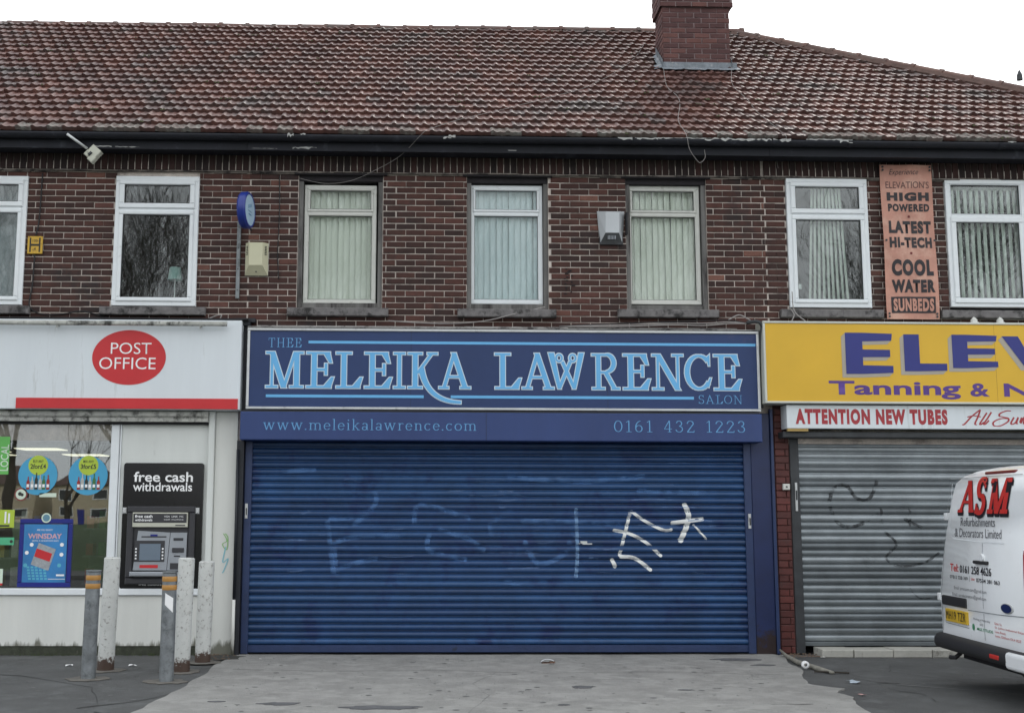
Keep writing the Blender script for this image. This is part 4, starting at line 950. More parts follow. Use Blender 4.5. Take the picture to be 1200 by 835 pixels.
T('free balance enquiries', -3.17, -2.70, .765, .79, -.0465, white_l, t, bold=.01)

# ================================================================== BLUE SALON FRONT
t = thing('fascia_sign', 'wide navy salon fascia sign with pale blue serif name', 'sign', loc=(.96, -.2, 2.75))
mb = MB(); mb.frame(-2.0, 3.925, 2.755, 3.692, .03, -.20, -.01, .006); part('frame', alu, t, mb)
mb = MB(); mb.box(-1.972, 3.897, -.182, -.02, 2.783, 3.664); part('panel', bl_panel, t, mb)
mb = MB()
for x in (-.12, 2.15): mb.box(x, x+.003, -.1825, -.181, 2.784, 3.663)
part('panel_joint', black_t, t, mb)
mb = MB()
mb.box(-1.30, 3.885, -.1845, -.1825, 3.517, 3.548); mb.box(-1.775, .03, -.1845, -.1825, 2.893, 2.925); mb.box(.34, 3.15, -.1845, -.1825, 2.893, 2.925)
part('rule', sky_bl, t, mb)
YS = -.184
def L2(s, x0, x1, z0, z1, y, m, **k):
    o = serif_line(s, x0, x1, z0, z1, y, m, None, **k); o.parent = t; P(o, t); return o
L2('THEE', -1.757, -1.375, 3.470, 3.578, YS, sky_bl2, S=.10, T=.045, F=.14)
L2('SALON', 3.205, 3.71, 2.845, 2.945, YS, sky_bl2, S=.09, T=.045, F=.14)
def X1(p): return -1.772+((300+p/4.)-313)*.009874
def X2(p): return -1.772+((570+p/3.636)-313)*.009874
fills = []; Z0, HH = 3.003, .415
def put(ch, x0, x1, S=.148, T=.055, F=.175, extra=None):
    P_, W = glyph(ch, S, T, F); P_ = P_+(extra or [])
    a = min(q[0] for p in P_ for q in p); b = max(q[0] for p in P_ for q in p); k = (x1-x0)/(b-a)
    fills.append([[(x0+(px-a)*k, Z0+pz*HH) for px, pz in p] for p in P_])
for ch, a, b in (('M', 48, 222), ('E', 236, 364), ('L', 373, 497), ('E', 506, 634), ('I', 641, 695), ('A', 852, 1000)): put(ch, X1(a), X1(b))
put('K', X1(708), X1(846))
for ch, a, b in (('L', 30, 143), ('A', 146, 282), ('R', 443, 562), ('E', 577, 694), ('N', 701, 835), ('C', 841, 955), ('E', 966, 1084)): put(ch, X2(a), X2(b))
# K tail: sweeping curve under the line
def curve_band(pts, ws):
    out = []; n = 26; q = []
    def bez(t_): 
        a, b, c, d = pts; u = 1-t_
        return (a[0]*u**3+3*b[0]*u*u*t_+3*c[0]*u*t_*t_+d[0]*t_**3, a[1]*u**3+3*b[1]*u*u*t_+3*c[1]*u*t_*t_+d[1]*t_**3)
    C_ = [bez(i/n) for i in range(n+1)]
    for i in range(n):
        w_ = ws[0]+(ws[1]-ws[0])*(i/n); out.append(bar(*C_[i], *C_[i+1], w_))
    return out
zz = lambda p: 3.003+(300-p)/4.*.00985
fills[6] += curve_band([(X1(770), zz(205)), (X1(790), zz(330)), (X1(870), zz(362)), (X1(955), zz(364))], (.062, .030))
# W drawn with a pair of open scissors
def xw(p): return X2(p)
zw = lambda p: Z0+(276-p)/3.636*.00985
fills.append([[(xw(258), zw(120)), (xw(282), zw(120)), (xw(312), zw(274)), (xw(298), zw(274))], [(xw(388), zw(120)), (xw(410), zw(120)), (xw(374), zw(274)), (xw(360), zw(274))]])
fills[-1] += [bar(xw(318), zw(158), xw(366), zw(268), .035), bar(xw(352), zw(158), xw(306), zw(268), .035)]
for cxp in (304, 362): fills[-1] += arcb(xw(cxp), zw(142), .034, .040, 0, 360, .020, .020, 18)
for gl in fills:
    lt = part('letter', sky_bl, t, polys_mesh(gl, YS-.0035)); polys_mesh([offset_poly(p, .0105) for p in gl], YS).build('letter_outline', ltr_edge, lt)
# scattered sheets of old flashing and cables on top of the sign
mb = MB(); mb.bbox(-2.0, 3.94, -.19, .0, 3.700, 3.712, .003); mb.bbox(-1.9, 1.7, -.16, .0, 3.716, 3.728, .003); mb.bbox(.5, 3.7, -.10, .0, 3.732, 3.742, .003); part('top_flashing', mat('pale_flashing', (.33, .32, .31), .7, var=.4, vs=6, dirt=(.06, .055, .055), damt=.5, dscale=6), t, mb)

# roller shutter with its box
t = thing('roller_shutter', 'closed navy blue roller shutter with white graffiti under the salon sign', 'roller shutter', loc=(.93, 0, 0))
SHUT = t
mb = MB(); mb.bbox(-2.045, 3.905, -.28, .15, 2.40, 2.72, .008); part('shutter_box', bl_box, t, mb)
mb = MB(); mb.box(.74, .744, -.2815, -.279, 2.402, 2.718); mb.box(-2.04, 3.9, -.2, .0, 2.722, 2.745); part('box_joint', black_t, t, mb)
def serif_on(s, x0, x1, z0, z1, y, m, root, **k):
    o = serif_line(s, x0, x1, z0, z1, y, m, None, **k); o.parent = root; P(o, root); return o
serif_on('www.meleikalawrence.com', -1.785, .63, 2.515, 2.640, -.2815, sky_bl2, t, S=.085, T=.045, gap=.085)
serif_on('0161 432 1223', 2.20, 3.705, 2.508, 2.640, -.2815, sky_bl2, t, S=.085, T=.045, gap=.17)
PITCHS = .0793; SX0, SX1 = -1.95, 3.752
def slat_profile(h, depth, n=9):
    pr = []
    for i in range(n+1):
        u = i/n; y = -depth*math.sin(math.pi*min(1, u*1.2))**.5 if u*1.2 < 1 else .004
        pr.append((y, u*h))
    return pr
def slat_y(z, z0, pitch, depth, yb):
    u = ((z-z0) % pitch)/pitch
    return yb+(-depth*math.sin(math.pi*min(1, u*1.2))**.5 if u*1.2 < 1 else .004)
def slat_mesh(w_, h, depth, m, seg=1, n=9):
    pr = slat_profile(h, depth, n); mb = MB(); vs = []
    xs = [0, w_]
    for x in xs: vs += [(x, y, z) for y, z in pr]
    k = len(pr); fs = [(i, i+k, i+1+k, i+1) for i in range(k-1)]
    vs += [(0, .012, 0), (w_, .012, 0), (w_, .012, h), (0, .012, h)]; o = 2*k
    fs += [(o, o+3, o+2, o+1)]
    mb.add(vs, fs); me = mb.mesh('slat', m, False); fixn(me); return me
sm = slat_mesh(SX1-SX0, PITCHS, .029, bl_slat)
ns = 29; z = .115
for i in range(ns):
    o = obj('slat', sm, t); o.location = (SX0-.93, random.uniform(-.002, .002), .115+i*PITCHS); o.rotation_euler = (random.uniform(-.05, .05), random.uniform(-.0006, .0006), 0)
mb = MB(); mb.bbox(SX0, SX1, -.02, .02, .03, .112, .006); part('bottom_rail', bl_rail, t, mb)
mb = MB(); mb.bbox(SX0-.06, SX0+.02, -.05, .05, .018, 2.398, .006); part('guide_rail', bl_rail, t, mb)
mb = MB(); mb.bbox(SX1-.01, SX1+.075, -.05, .05, .018, 2.398, .006); part('guide_rail', bl_rail, t, mb)
mb = MB(); mb.box(SX0-.13, SX0-.061, -.02, .2, .016, 2.398); part('side_trim', bl_wall, t, mb)
for x, z in ((SX0-.03, 1.62), (SX1+.04, 1.52)):
    mb = MB(); mb.bbox(x-.018, x+.014, -.062, -.051, z-.10, z+.07, .004); part('lock_plate', alu, t, mb)
    mb = MB(); mb.bbox(x-.004, x+.008, -.072, -.063, z-.06, z+.02, .002); part('lock_bar', rail_g, t, mb)
mb = MB(); mb.bbox(1.835, 1.915, -.03, -.018, 1.245, 1.275, .003); mb.bbox(1.86, 1.97, -.034, -.02, 1.235, 1.25, .002); mb.bbox(1.80, 1.83, -.03, -.018, 1.24, 1.25, .002); part('key_plate', alu, t, mb)
# graffiti follows the slats' relief
def ribbon(strokes, ws, z0, pitch, depth, yb, m, root, name='graffiti', step=.008, jit=.0, off=.0022, flat=None):
    for si, st in enumerate(strokes):
        mb = MB()
        w_ = ws[si] if isinstance(ws, list) else ws
        # smooth polyline
        P_ = []; n = len(st)
        for i in range(n-1):
            p0 = st[max(i-1, 0)]; p1 = st[i]; p2 = st[i+1]; p3 = st[min(i+2, n-1)]
            L_ = math.hypot(p2[0]-p1[0], p2[1]-p1[1]); m_ = max(2, int(L_/step))
            for j in range(m_):
                u = j/m_
                f = lambda a, b, c, d: .5*((2*b)+(-a+c)*u+(2*a-5*b+4*c-d)*u*u+(-a+3*b-3*c+d)*u**3)
                P_.append((f(p0[0], p1[0], p2[0], p3[0]), f(p0[1], p1[1], p2[1], p3[1])))
        P_.append(st[-1])
        cols = 5; vs = []; fs = []
        for i, (x, z) in enumerate(P_):
            a = P_[max(i-1, 0)]; b = P_[min(i+1, len(P_)-1)]; d = math.hypot(b[0]-a[0], b[1]-a[1]) or 1
            nx, nz = -(b[1]-a[1])/d, (b[0]-a[0])/d; e = min(1, .45+.55*min(i, len(P_)-1-i)/max(1, w_/step/2))
            for c in range(cols):
                q = (c/(cols-1)-.5)*w_*e; X, Z = x+nx*q, z+nz*q
                vs.append((X, slat_y(Z, z0, pitch, depth, yb)-off-.0003*(si % 8), Z))
            if i: 
                for c in range(cols-1): k0 = (i-1)*cols+c; fs.append((k0, k0+1, k0+cols+1, k0+cols))
        mb.add(vs, fs); part(name, m, root, mb)
Wst = [[(2.42,1.62),(2.28,1.10)],[(2.42,1.62),(2.59,1.50),(2.80,1.40),(2.90,1.41)],[(2.21,1.40),(2.40,1.36),(2.59,1.26),(2.77,1.10)],[(2.28,1.10),(2.46,1.08),(2.65,0.94)],[(2.19,1.08),(2.24,0.97)],[(2.88,1.48),(3.27,1.53)],[(3.04,1.71),(3.09,1.53),(2.98,1.26)],[(3.14,1.47),(3.30,1.29)]]
ribbon(Wst, [.038, .036, .038, .042, .045, .045, .06, .022], .115, PITCHS, .029, 0, spray('white_spray', (.70, .71, .70), .98, 7), t)
Bl = [[(-1.05,1.52),(-0.77,1.54),(-0.54,1.64)],[(-0.53,1.84),(-0.52,1.68),(-0.77,1.44)],[(-0.98,1.26),(-0.96,0.96)],[(-0.98,0.90),(-0.80,1.00),(-0.48,1.08)],[(-0.96,1.26),(-0.68,1.32),(-0.23,1.32)],[(-0.07,1.46),(0.01,1.68),(0.58,1.52)],[(0.11,1.36),(0.11,1.16),(0.54,1.06)],[(0.21,1.40),(0.54,1.30),(0.74,1.16)],[(0.82,1.32),(0.82,1.48),(1.07,1.63)],[(1.19,1.28),(1.35,1.02),(1.64,1.12),(1.72,1.28)],[(1.15,1.50),(1.56,1.49),(2.30,1.47)],[(0.91,0.82),(1.15,0.80)],[(-1.06,1.5),(-1.02,1.2),(-.98,.9)],[(1.0,2.0),(1.9,1.95),(2.6,2.02)],[(-1.7,2.05),(-1.2,2.08)],[(2.5,1.85),(3.3,1.82)]]
ribbon(Bl, .055, .115, PITCHS, .029, 0, spray('faded_blue_spray', (.13, .29, .62), .58, 7, .5), t, 'faded_graffiti')
ribbon([[(1.79, 1.65), (1.80, 1.16), (1.78, .86)]], .04, .115, PITCHS, .029, 0, spray('pale_blue_spray', (.25, .42, .68), .75, 12, .6), t, 'faded_graffiti', off=.006)
rs = random.Random(5); SC = []
for i in range(46):
    x = rs.uniform(-1.8, 3.3); z = rs.choice([rs.uniform(1.1, 2.3), rs.uniform(.9, 1.9)]); l = rs.uniform(.08, .5); SC.append([(x, z), (x+l*.5, z+rs.uniform(-.012, .012)), (x+l, z+rs.uniform(-.02, .02))])
ribbon(SC, [rs.uniform(.006, .02) for _ in SC], .115, PITCHS, .029, 0, spray('pale_scuff', (.16, .27, .50), .6, 14, .55), t, 'scuff', off=.003)
# navy boarded pilaster at the right of the shutter
mb = MB(); mb.bbox(3.83, 4.06, -.035, .2, .012, 2.75, .006); part('navy_pilaster', bl_wall, bB, mb)
mb = MB(); mb.bbox(4.062, 4.098, -.06, .2, .012, 2.80, .006); part('navy_corner_board', bl_rail, bB, mb)

# ================================================================== TANNING SHOP FRONT
t = thing('fascia_sign', 'yellow tanning shop fascia with large indigo lettering', 'sign', loc=(6.5, -.3, 2.84))
mb = MB(); mb.frame(3.945, 9.5, 2.845, 3.80, .026, -.30, -.0, .006); part('frame', yel_fr, t, mb)
mb = MB(); mb.box(3.969, 9.476, -.288, -.02, 2.869, 3.776); part('panel', yel, t, mb)
mb = MB(); mb.box(6.652, 6.655, -.2885, -.287, 2.87, 3.775); part('panel_joint', mat('ochre_joint', (.3, .17, .02), .6), t, mb)
def blockE(x0, x1, z0, z1, st): 
    w_ = x1-x0; th = (z1-z0)*.21; m_ = (z0+z1)/2
    return [[(x0, z0), (x0+st, z0), (x0+st, z1), (x0, z1)], [(x0+st, z1-th), (x1-.01, z1-th*.9), (x1, z1-.01), (x0+st, z1)], [(x0+st, m_-th*.45), (x1-.03, m_-th*.4), (x1-.03, m_+th*.42), (x0+st, m_+th*.45)], [(x0+st, z0), (x1, z0+.015), (x1, z0+th*.95), (x0+st, z0+th)]]
def blockL(x0, x1, z0, z1, st): th = (z1-z0)*.21; return [[(x0, z0), (x0+st, z0), (x0+st, z1), (x0, z1)], [(x0+st, z0), (x1, z0+.01), (x1, z0+th), (x0+st, z0+th)]]
big = blockE(4.90, 5.45, 3.19, 3.67, .20)+blockL(5.585, 6.08, 3.225, 3.655, .18)+blockE(6.15, 6.68, 3.265, 3.655, .18)
z0, z1 = 3.285, 3.64
big += [[(6.74, z1), (6.93, z1), (7.12, z0), (6.99, z0)], [(7.12, z0), (7.01, z0), (7.19, z1), (7.36, z1)]]
big += [[(7.36, z0), (7.52, z0), (7.70, z1), (7.60, z1)], [(7.62, z1), (7.74, z1), (7.94, z0), (7.78, z0)], [(7.55, z0+.08), (7.80, z0+.08), (7.77, z0+.15), (7.58, z0+.15)]]
big += [[(7.98, z1-.08), (8.36, z1-.08), (8.36, z1), (7.98, z1)], [(8.1, z0), (8.24, z0), (8.24, z1-.08), (8.1, z1-.08)], [(8.42, z0), (8.55, z0), (8.55, z1), (8.42, z1)]]
big += [p for p in arcb(8.80, (z0+z1)/2, .14, .135, 0, 360, .1, .08, 20)]+[[(9.02, z0), (9.13, z0), (9.13, z1), (9.02, z1)], [(9.13, z1), (9.17, z1), (9.35, z0), (9.28, z0)], [(9.32, z0), (9.42, z0), (9.42, z1), (9.32, z1)]]
cuts = [4, 6, 10, 12, 15, 17, 18, 38, 41]; a_ = 0
for c_ in cuts:
    gl = big[a_:c_]; a_ = c_; lt = part('letter', ind, t, polys_mesh(gl, -.293))
    sh = []
    for i in range(7): sh += [[(x-.007*i-.004, z-.0065*i-.004) for x, z in p] for p in gl]
    polys_mesh(sh, -.2895, -.00002).build('letter_shadow', sil, lt)
T('Tanning', 4.69, 6.225, 2.90, 3.11, -.2895, pur, t, bold=.028); T('&', 6.335, 6.56, 2.935, 3.09, -.2895, pur, t, bold=.028); T('Nails', 6.73, 7.62, 2.935, 3.09, -.2895, pur, t, bold=.028)
t = thing('strip_sign', 'narrow white strip sign reading ATTENTION NEW TUBES in red', 'sign', loc=(6.5, -.24, 2.56))
mb = MB(); mb.bbox(4.205, 9.5, -.24, -.02, 2.562, 2.832, .004); part('panel', white_s, t, mb)
T('ATTENTION NEW TUBES', 4.305, 6.075, 2.61, 2.79, -.2415, dred, t, bold=.062, spacing=1.22)
def script(strokes, m, root, x, z, s, y, wd=.014, name='lettering'):
    polys = []
    for st in strokes:
        n = len(st)
        P_ = []
        for i in range(n-1):
            p0 = st[max(i-1, 0)]; p1 = st[i]; p2 = st[i+1]; p3 = st[min(i+2, n-1)]
            for j in range(6):
                u = j/6; f = lambda a, b, c, d: .5*((2*b)+(-a+c)*u+(2*a-5*b+4*c-d)*u*u+(-a+3*b-3*c+d)*u**3)
                P_.append((x+s*f(p0[0], p1[0], p2[0], p3[0]), z+s*f(p0[1], p1[1], p2[1], p3[1])))
        P_.append((x+s*st[-1][0], z+s*st[-1][1]))
        for a, b in zip(P_, P_[1:]):
            if math.hypot(b[0]-a[0], b[1]-a[1]) < 1e-5: continue
            dx, dz = b[0]-a[0], b[1]-a[1]; ww = wd*(.6+.7*abs(dz)/math.hypot(dx, dz))
            e = .12*wd; d = math.hypot(dx, dz); polys.append(bar(a[0]-dx/d*e, a[1]-dz/d*e, b[0]+dx/d*e, b[1]+dz/d*e, ww))
    return part(name, m, root, polys_mesh(polys, y, -.00002))
# handwriting: coordinates traced in units of a hundredth of the strip's picture width
hs_ = lambda L_: [[(a/100., (330-b)/100.) for a, b in s] for s in L_]
AS = hs_([[(195, 325), (230, 315), (330, 215), (440, 130), (455, 130), (420, 220), (375, 310), (400, 325)], [(275, 220), (360, 200), (460, 215)], [(550, 160), (500, 230), (445, 310), (460, 320), (500, 290)], [(615, 150), (560, 230), (500, 310), (520, 315), (575, 265)],
          [(890, 130), (830, 130), (740, 165), (725, 200), (780, 215), (850, 235), (840, 280), (740, 335), (650, 340), (630, 300), (680, 260), (770, 235), (850, 240)],
          [(930, 220), (885, 295), (900, 315), (950, 290), (990, 220), (960, 300), (980, 305)], [(1010, 290), (1040, 225), (1020, 300), (1060, 235), (1085, 220), (1060, 300), (1080, 305)], [(1120, 290), (1190, 180), (1210, 160), (1160, 250), (1130, 315), (1180, 300), (1210, 260), (1190, 240), (1160, 260)],
          [(1230, 280), (1280, 260), (1270, 235), (1235, 270), (1250, 315), (1300, 295)], [(1390, 240), (1340, 240), (1310, 290), (1330, 310), (1370, 280), (1440, 150), (1390, 300), (1420, 305)], [(1500, 240), (1450, 245), (1480, 280), (1450, 315), (1410, 300)]])
script(AS, dred, t, 6.08, 2.61, .0830, -.2412, .016)
mb = MB(); mb.box(4.21, 4.45, -.235, -.2, 2.53, 2.56); part('wooden_batten', mat('bare_batten', (.38, .26, .09), .8), t, mb)
mb = MB(); mb.bbox(4.17, 9.5, -.19, .2, 2.46, 2.53, .01); mb2 = mb; t2 = thing('roller_shutter', 'closed galvanised grey roller shutter with black graffiti behind the van', 'roller shutter', loc=(6.5, .05, .1))
part('shutter_box', rail_g, t2, mb)
GX0, GX1, GY = 4.40, 9.3, .05
gm_ = slat_mesh(GX1-GX0, .0800, .018, slat_g)
ng = 29
for i in range(ng+1):
    o = obj('slat', gm_, t2); o.location = (GX0-6.5, random.uniform(-.003, .003), .145-.1+i*.0800); o.rotation_euler = (random.uniform(-.03, .03), 0, 0)
mb = MB(); mb.bbox(GX0, GX1, GY-.02, GY+.02, .095, .142, .005); part('bottom_rail', slat_g, t2, mb)
mb = MB(); mb.bbox(4.30, 4.405, GY-.05, GY+.05, .012, 2.46, .006); part('guide_rail', rail_g, t2, mb)
mb = MB(); mb.bbox(9.30, 9.40, GY-.05, GY+.05, .012, 2.46, .006); part('guide_rail', rail_g, t2, mb)
mb = MB(); mb.bbox(4.345, 4.372, GY-.064, GY-.052, 1.62, 1.95, .004); part('lock_plate', alu, t2, mb)
mb = MB(); mb.bbox(4.35, 4.365, GY-.075, GY-.065, 1.75, 1.86, .003); part('lock_bar', rail_g, t2, mb)
kb = spray('black_spray', (.03, .033, .037), .55, 18)
Kst = [[(4.75,1.68),(4.81,1.88),(4.96,1.92),(5.07,1.78),(5.18,1.75),(5.26,1.81),(5.33,1.98)],[(4.75,1.77),(4.79,1.59),(4.89,1.46),(5.08,1.46),(5.33,1.60)],[(5.36,1.66),(5.37,1.48)],[(5.70,1.66),(5.69,1.45)],[(5.62,1.54),(5.84,1.43)],[(5.39,1.39),(5.52,1.25),(5.41,1.12),(5.41,1.06),(5.54,1.00),(5.82,1.03),(6.02,1.15)],[(5.65,0.75),(5.77,0.63),(6.01,0.66)]]
ribbon(Kst, [.04, .04, .03, .03, .035, .028, .014], .145, .08, .018, GY, kb, t2)
# red painted brick pier between the fronts, dark brick behind the gap
pier = MB(); pier.box(4.115, 4.295, .006, .25, .0, 2.85); pier = part('pier', mortar_r, bC, pier)
pier.location = -Vector(bC.location)
z = .02; row = 0
while z < 2.80:
    for (a, b) in ([(4.125, 4.285)] if row % 2 else [(4.125, 4.24), (4.247, 4.285)]):
        wd = b-a; o = obj('brick', brick_mesh(wd, random.randrange(5), brick_r), pier); o.location = ((a+b)/2, -.004+random.uniform(-.004, .003), z); o.scale = (wd/(round(wd*50)/50), 1, 1.15)
    z += .080; row += 1
t = thing('junction_box', 'small cream electrical box on the red brick pier', 'electrical box', loc=(4.235, -.03, 1.90))
mb = MB(); mb.bbox(-.04, .04, -.02, .022, -.035, .035, .006); mb.build('cover', cream_p, t); mb = MB(); mb.cyl((0, -.024, 0), .01, .006, 10, 'y'); mb.build('screw', rail_g, t)
# door step of cream stone blocks
t = thing('doorstep', 'low step of cream stone blocks at the foot of the grey shutter', 'step', loc=(6.5, -.1, 0))
x = 4.50
for wd in (.36, .445, .44, .42, .44, .44, .44, .44, .44, .44, .4):
    mb = MB(); mb.bbox(-wd/2+.004, wd/2-.004, -.17, .13, .0, .085+random.uniform(-.004, .004), .008); o = mb.build('stone', stone, t); o.location = (x+wd/2-6.5, random.uniform(-.008, .008), 0); o.rotation_euler = (0, 0, random.uniform(-.01, .01)); x += wd

# ================================================================== BANNER
t = thing('banner', 'tall faded orange sunbeds banner hung between the two right windows', 'banner', loc=(5.82, -.06, 3.87))
ban = mat('faded_orange_banner', (.50, .25, .19), .7, var=.22, vs=3.5, dirt=(.60, .36, .28), damt=.4, dscale=2.5)
bx = lambda u: 5.495+u*.64
mb = MB(); nx_, nz_ = 16, 48; vs = []; fs = []
def ban_y(u, v): return -.075+.010*math.sin(v*9+u*3)+.006*math.sin(u*11+v*4)+.012*(u-.5)**2
for j in range(nz_+1):
    for i in range(nx_+1):
        u, v = i/nx_, j/nz_; vs.append((5.497+u*.625+.012*math.sin(v*5)*.4, ban_y(u, v), 3.872+v*1.876))
for j in range(nz_):
    for i in range(nx_): k0 = j*(nx_+1)+i; fs.append((k0, k0+1, k0+nx_+2, k0+nx_+1))
n0 = len(vs); vs += [(x, y+.002, z) for x, y, z in vs]; fs += [tuple(q+n0 for q in f[::-1]) for f in fs]
mb.add(vs, fs); part('cloth', ban, t, mb, True)
bk = mat('black_banner_print', (.022, .018, .022), .6, var=.2); redd = mat('dark_red_dot', (.14, .015, .015), .6)
def bm_(dz=0):
    return lambda X, Z, y: (X-t.location.x, ban_y((X-5.497)/.625, (Z-3.872)/1.876)-.0035+y-t.location.y, Z-t.location.z)
def BT(s, x0, x1, z0, z1, m=bk, y=0, **k): return text(s, x0, x1, z0, z1, y, m, t, fmap=bm_(), **k)
BT('Experience', 5.60, 5.95, 5.605, 5.695, bold=-.005, shear=.35).rotation_euler = (0, 0, 0)
BT("ELEVATION'S", 5.555, 6.075, 5.46, 5.545, bold=0.0, m=mat('outlined_print', (.10, .05, .045), .6))
BT('HIGH', 5.562, 6.07, 5.305, 5.41, bold=.07, spacing=1.22); BT('POWERED', 5.57, 6.07, 5.175, 5.27, bold=.055, spacing=1.2)
BT('LATEST', 5.565, 6.08, 4.905, 5.06, bold=.062, spacing=1.2); BT('HI-TECH', 5.565, 6.08, 4.73, 4.86, bold=.062, spacing=1.2)
BT('COOL', 5.58, 6.075, 4.39, 4.59, bold=.062, spacing=1.2); BT('WATER', 5.575, 6.085, 4.19, 4.345, bold=.062, spacing=1.2)
def brect(x0, x1, z0, z1, m, y, name):
    mb = MB(); n = 14; k = 5; f = bm_(); vs = []; fs = []
    for j in range(k+1):
        for i in range(n+1): vs.append(f(x0+(x1-x0)*i/n, z0+(z1-z0)*j/k, y))
    for j in range(k):
        for i in range(n): q = j*(n+1)+i; fs.append((q, q+1, q+n+2, q+n+1))
    mb.add(vs, fs); return mb.build(name, m, t)
brect(5.56, 6.08, 3.945, 4.14, bk, 0, 'printed_block'); BT('SUNBEDS', 5.585, 6.06, 3.965, 4.12, m=ban, y=-.003, bold=.05, spacing=1.18)
for z in (5.115, 4.665):
    o = disc(5.82, z, .015, ban_y(.52, (z-3.87)/1.88)-.006, redd, t, 'printed_dot', 14)
for (x, z) in ((5.52, 5.72), (6.09, 5.72), (5.52, 5.68), (6.09, 5.68), (5.52, 3.90), (6.09, 3.90), (5.52, 3.935), (6.09, 3.935), (5.525, 4.82), (6.105, 4.82)):
    mb = MB(); mb.cyl((x, -.095, z), .013, .006, 12, 'y'); part('eyelet', rail_g, t, mb)
# finials on the last sill: three small white ventilator caps standing on the yellow sign
for i, x in enumerate((6.49, 6.80, 7.3)):
    tt = thing('vent_cap', ['small grey vent cap under the right-hand sill, nearest the banner', 'small grey vent cap under the right-hand sill, second from the banner', 'small grey vent cap under the right-hand sill at the picture edge'][i], 'vent cap', 'vent caps standing on the yellow sign', loc=(x, -.16, 3.80))
    mb = MB(); mb.lathe((0, 0, 0), [(0, 0), (.055, 0), (.055, .02), (.035, .03), (.04, .05), (.02, .075), (0, .09)], 16); mb.build('cap', sillm if False else cream_p, tt, smooth=True)

# ================================================================== THINGS ON THE WALL
# security floodlight on its arm under the gutter
t = thing('security_light', 'small white security light on a tilted arm under the left gutter', 'light', loc=(-3.86, -.25, 5.82))
mb = MB(); mb.tube([(-4.10, -.42, 5.90), (-3.885, -.33, 5.755)], .016, 10); part('arm', alu, t, mb, True)
def rbox(cx, cy, cz, sx, sy, sz, rot, m, name, c=.008):
    mb = MB(); mb.bbox(-sx/2, sx/2, -sy/2, sy/2, -sz/2, sz/2, c); o = mb.build(name, m, t); o.location = (cx-t.location.x, cy-t.location.y, cz-t.location.z); o.rotation_euler = (0, rot, 0); return o
crm = mat('cream_plastic', (.50, .50, .42), .5, var=.08)
rbox(-3.80, -.32, 5.715, .13, .09, .115, R(42), crm, 'lamp_head'); rbox(-3.875, -.315, 5.695, .07, .07, .07, R(42), crm, 'sensor'); rbox(-3.825, -.33, 5.63, .075, .08, .075, R(42), crm, 'sensor_base'); rbox(-3.84, -.375, 5.685, .03, .02, .05, R(42), rail_g, 'bracket')
# yellow hydrant plate
t = thing('hydrant_sign', 'small yellow H hydrant plate on the brickwork between the left windows', 'sign', loc=(-4.53, -.02, 4.68))
hy = mat('hydrant_yellow', (.55, .33, .03), .5, var=.15, dirt=(.2, .1, .02), damt=.2, dscale=20)
mb = MB(); mb.bbox(-.088, .088, -.012, .0, -.105, .105, .004); mb.build('plate', hy, t)
hb = mat('hydrant_black', (.02, .018, .012), .6)
mb = MB(); mb.box(-.062, -.046, -.0145, -.0125, -.085, .085); mb.box(.046, .062, -.0145, -.0125, -.085, .085); mb.box(-.0455, .0455, -.0145, -.0125, -.012, .012); mb.build('letter', hb, t)
text('100', -.028, .028, .035, .065, -.0142, hb, t); text('4', -.012, .012, -.065, -.03, -.0142, hb, t)
# vertical galvanised channel
t = thing('wall_channel', 'upright grey steel channel fixed to the brick beside the alarm box', 'bracket', loc=(-2.155, -.02, 4.06))
mb = MB(); mb.bbox(-.022, .022, -.03, .0, 0, .93, .003); mb.build('channel', steel, t); mb = MB()
for z in (.1, .35, .6, .85): mb.cyl((0, -.034, z), .007, .004, 8, 'y')
mb.build('bolt', rail_g, t)
# cream alarm box
t = thing('alarm_box', 'cream burglar alarm box with side louvres below the round blue sign', 'alarm box', loc=(-1.94, -.02, 4.53))
def alarm(w1, h1, d, w2, h2, m, root, name='cover', dz=0):
    mb = MB(); a = [(-w1/2, 0, -h1/2), (w1/2, 0, -h1/2), (w1/2, 0, h1/2), (-w1/2, 0, h1/2)]; b = [(-w2/2, -d, -h2/2+dz), (w2/2, -d, -h2/2+dz), (w2/2, -d, h2/2+dz), (-w2/2, -d, h2/2+dz)]
    mb.add(a+b, [(4, 5, 6, 7), (0, 1, 5, 4), (1, 2, 6, 5), (2, 3, 7, 6), (3, 0, 4, 7)]); return mb.build(name, m, root)
mb = MB(); mb.bbox(-.135, .135, -.015, .0, -.195, .195, .004); mb.build('back_plate', crm, t)
o = alarm(.265, .385, .085, .155, .27, mat('alarm_cream', (.56, .54, .38), .45, var=.06), t, dz=.05); o.location = (0, -.015, 0)
for sx in (-1, 1):
    mb = MB()
    for i in range(6): mb.box(sx*.100-.016, sx*.100+.016, -.062, -.052, .045+i*.019-.0, .051+i*.019)
    o = mb.build('louvre', rail_g, t); o.rotation_euler = (0, 0, sx*R(52)); o.location = (sx*.04 if False else 0, -.0, 0)
    o.data.transform(Matrix.Translation((-sx*.100, .057, 0))); o.location = (sx*.108, -.058, 0); o.data.update()
mb = MB(); mb.cyl((0, -.055, -.155), .008, .006, 10, 'y'); mb.build('screw', rail_g, t)
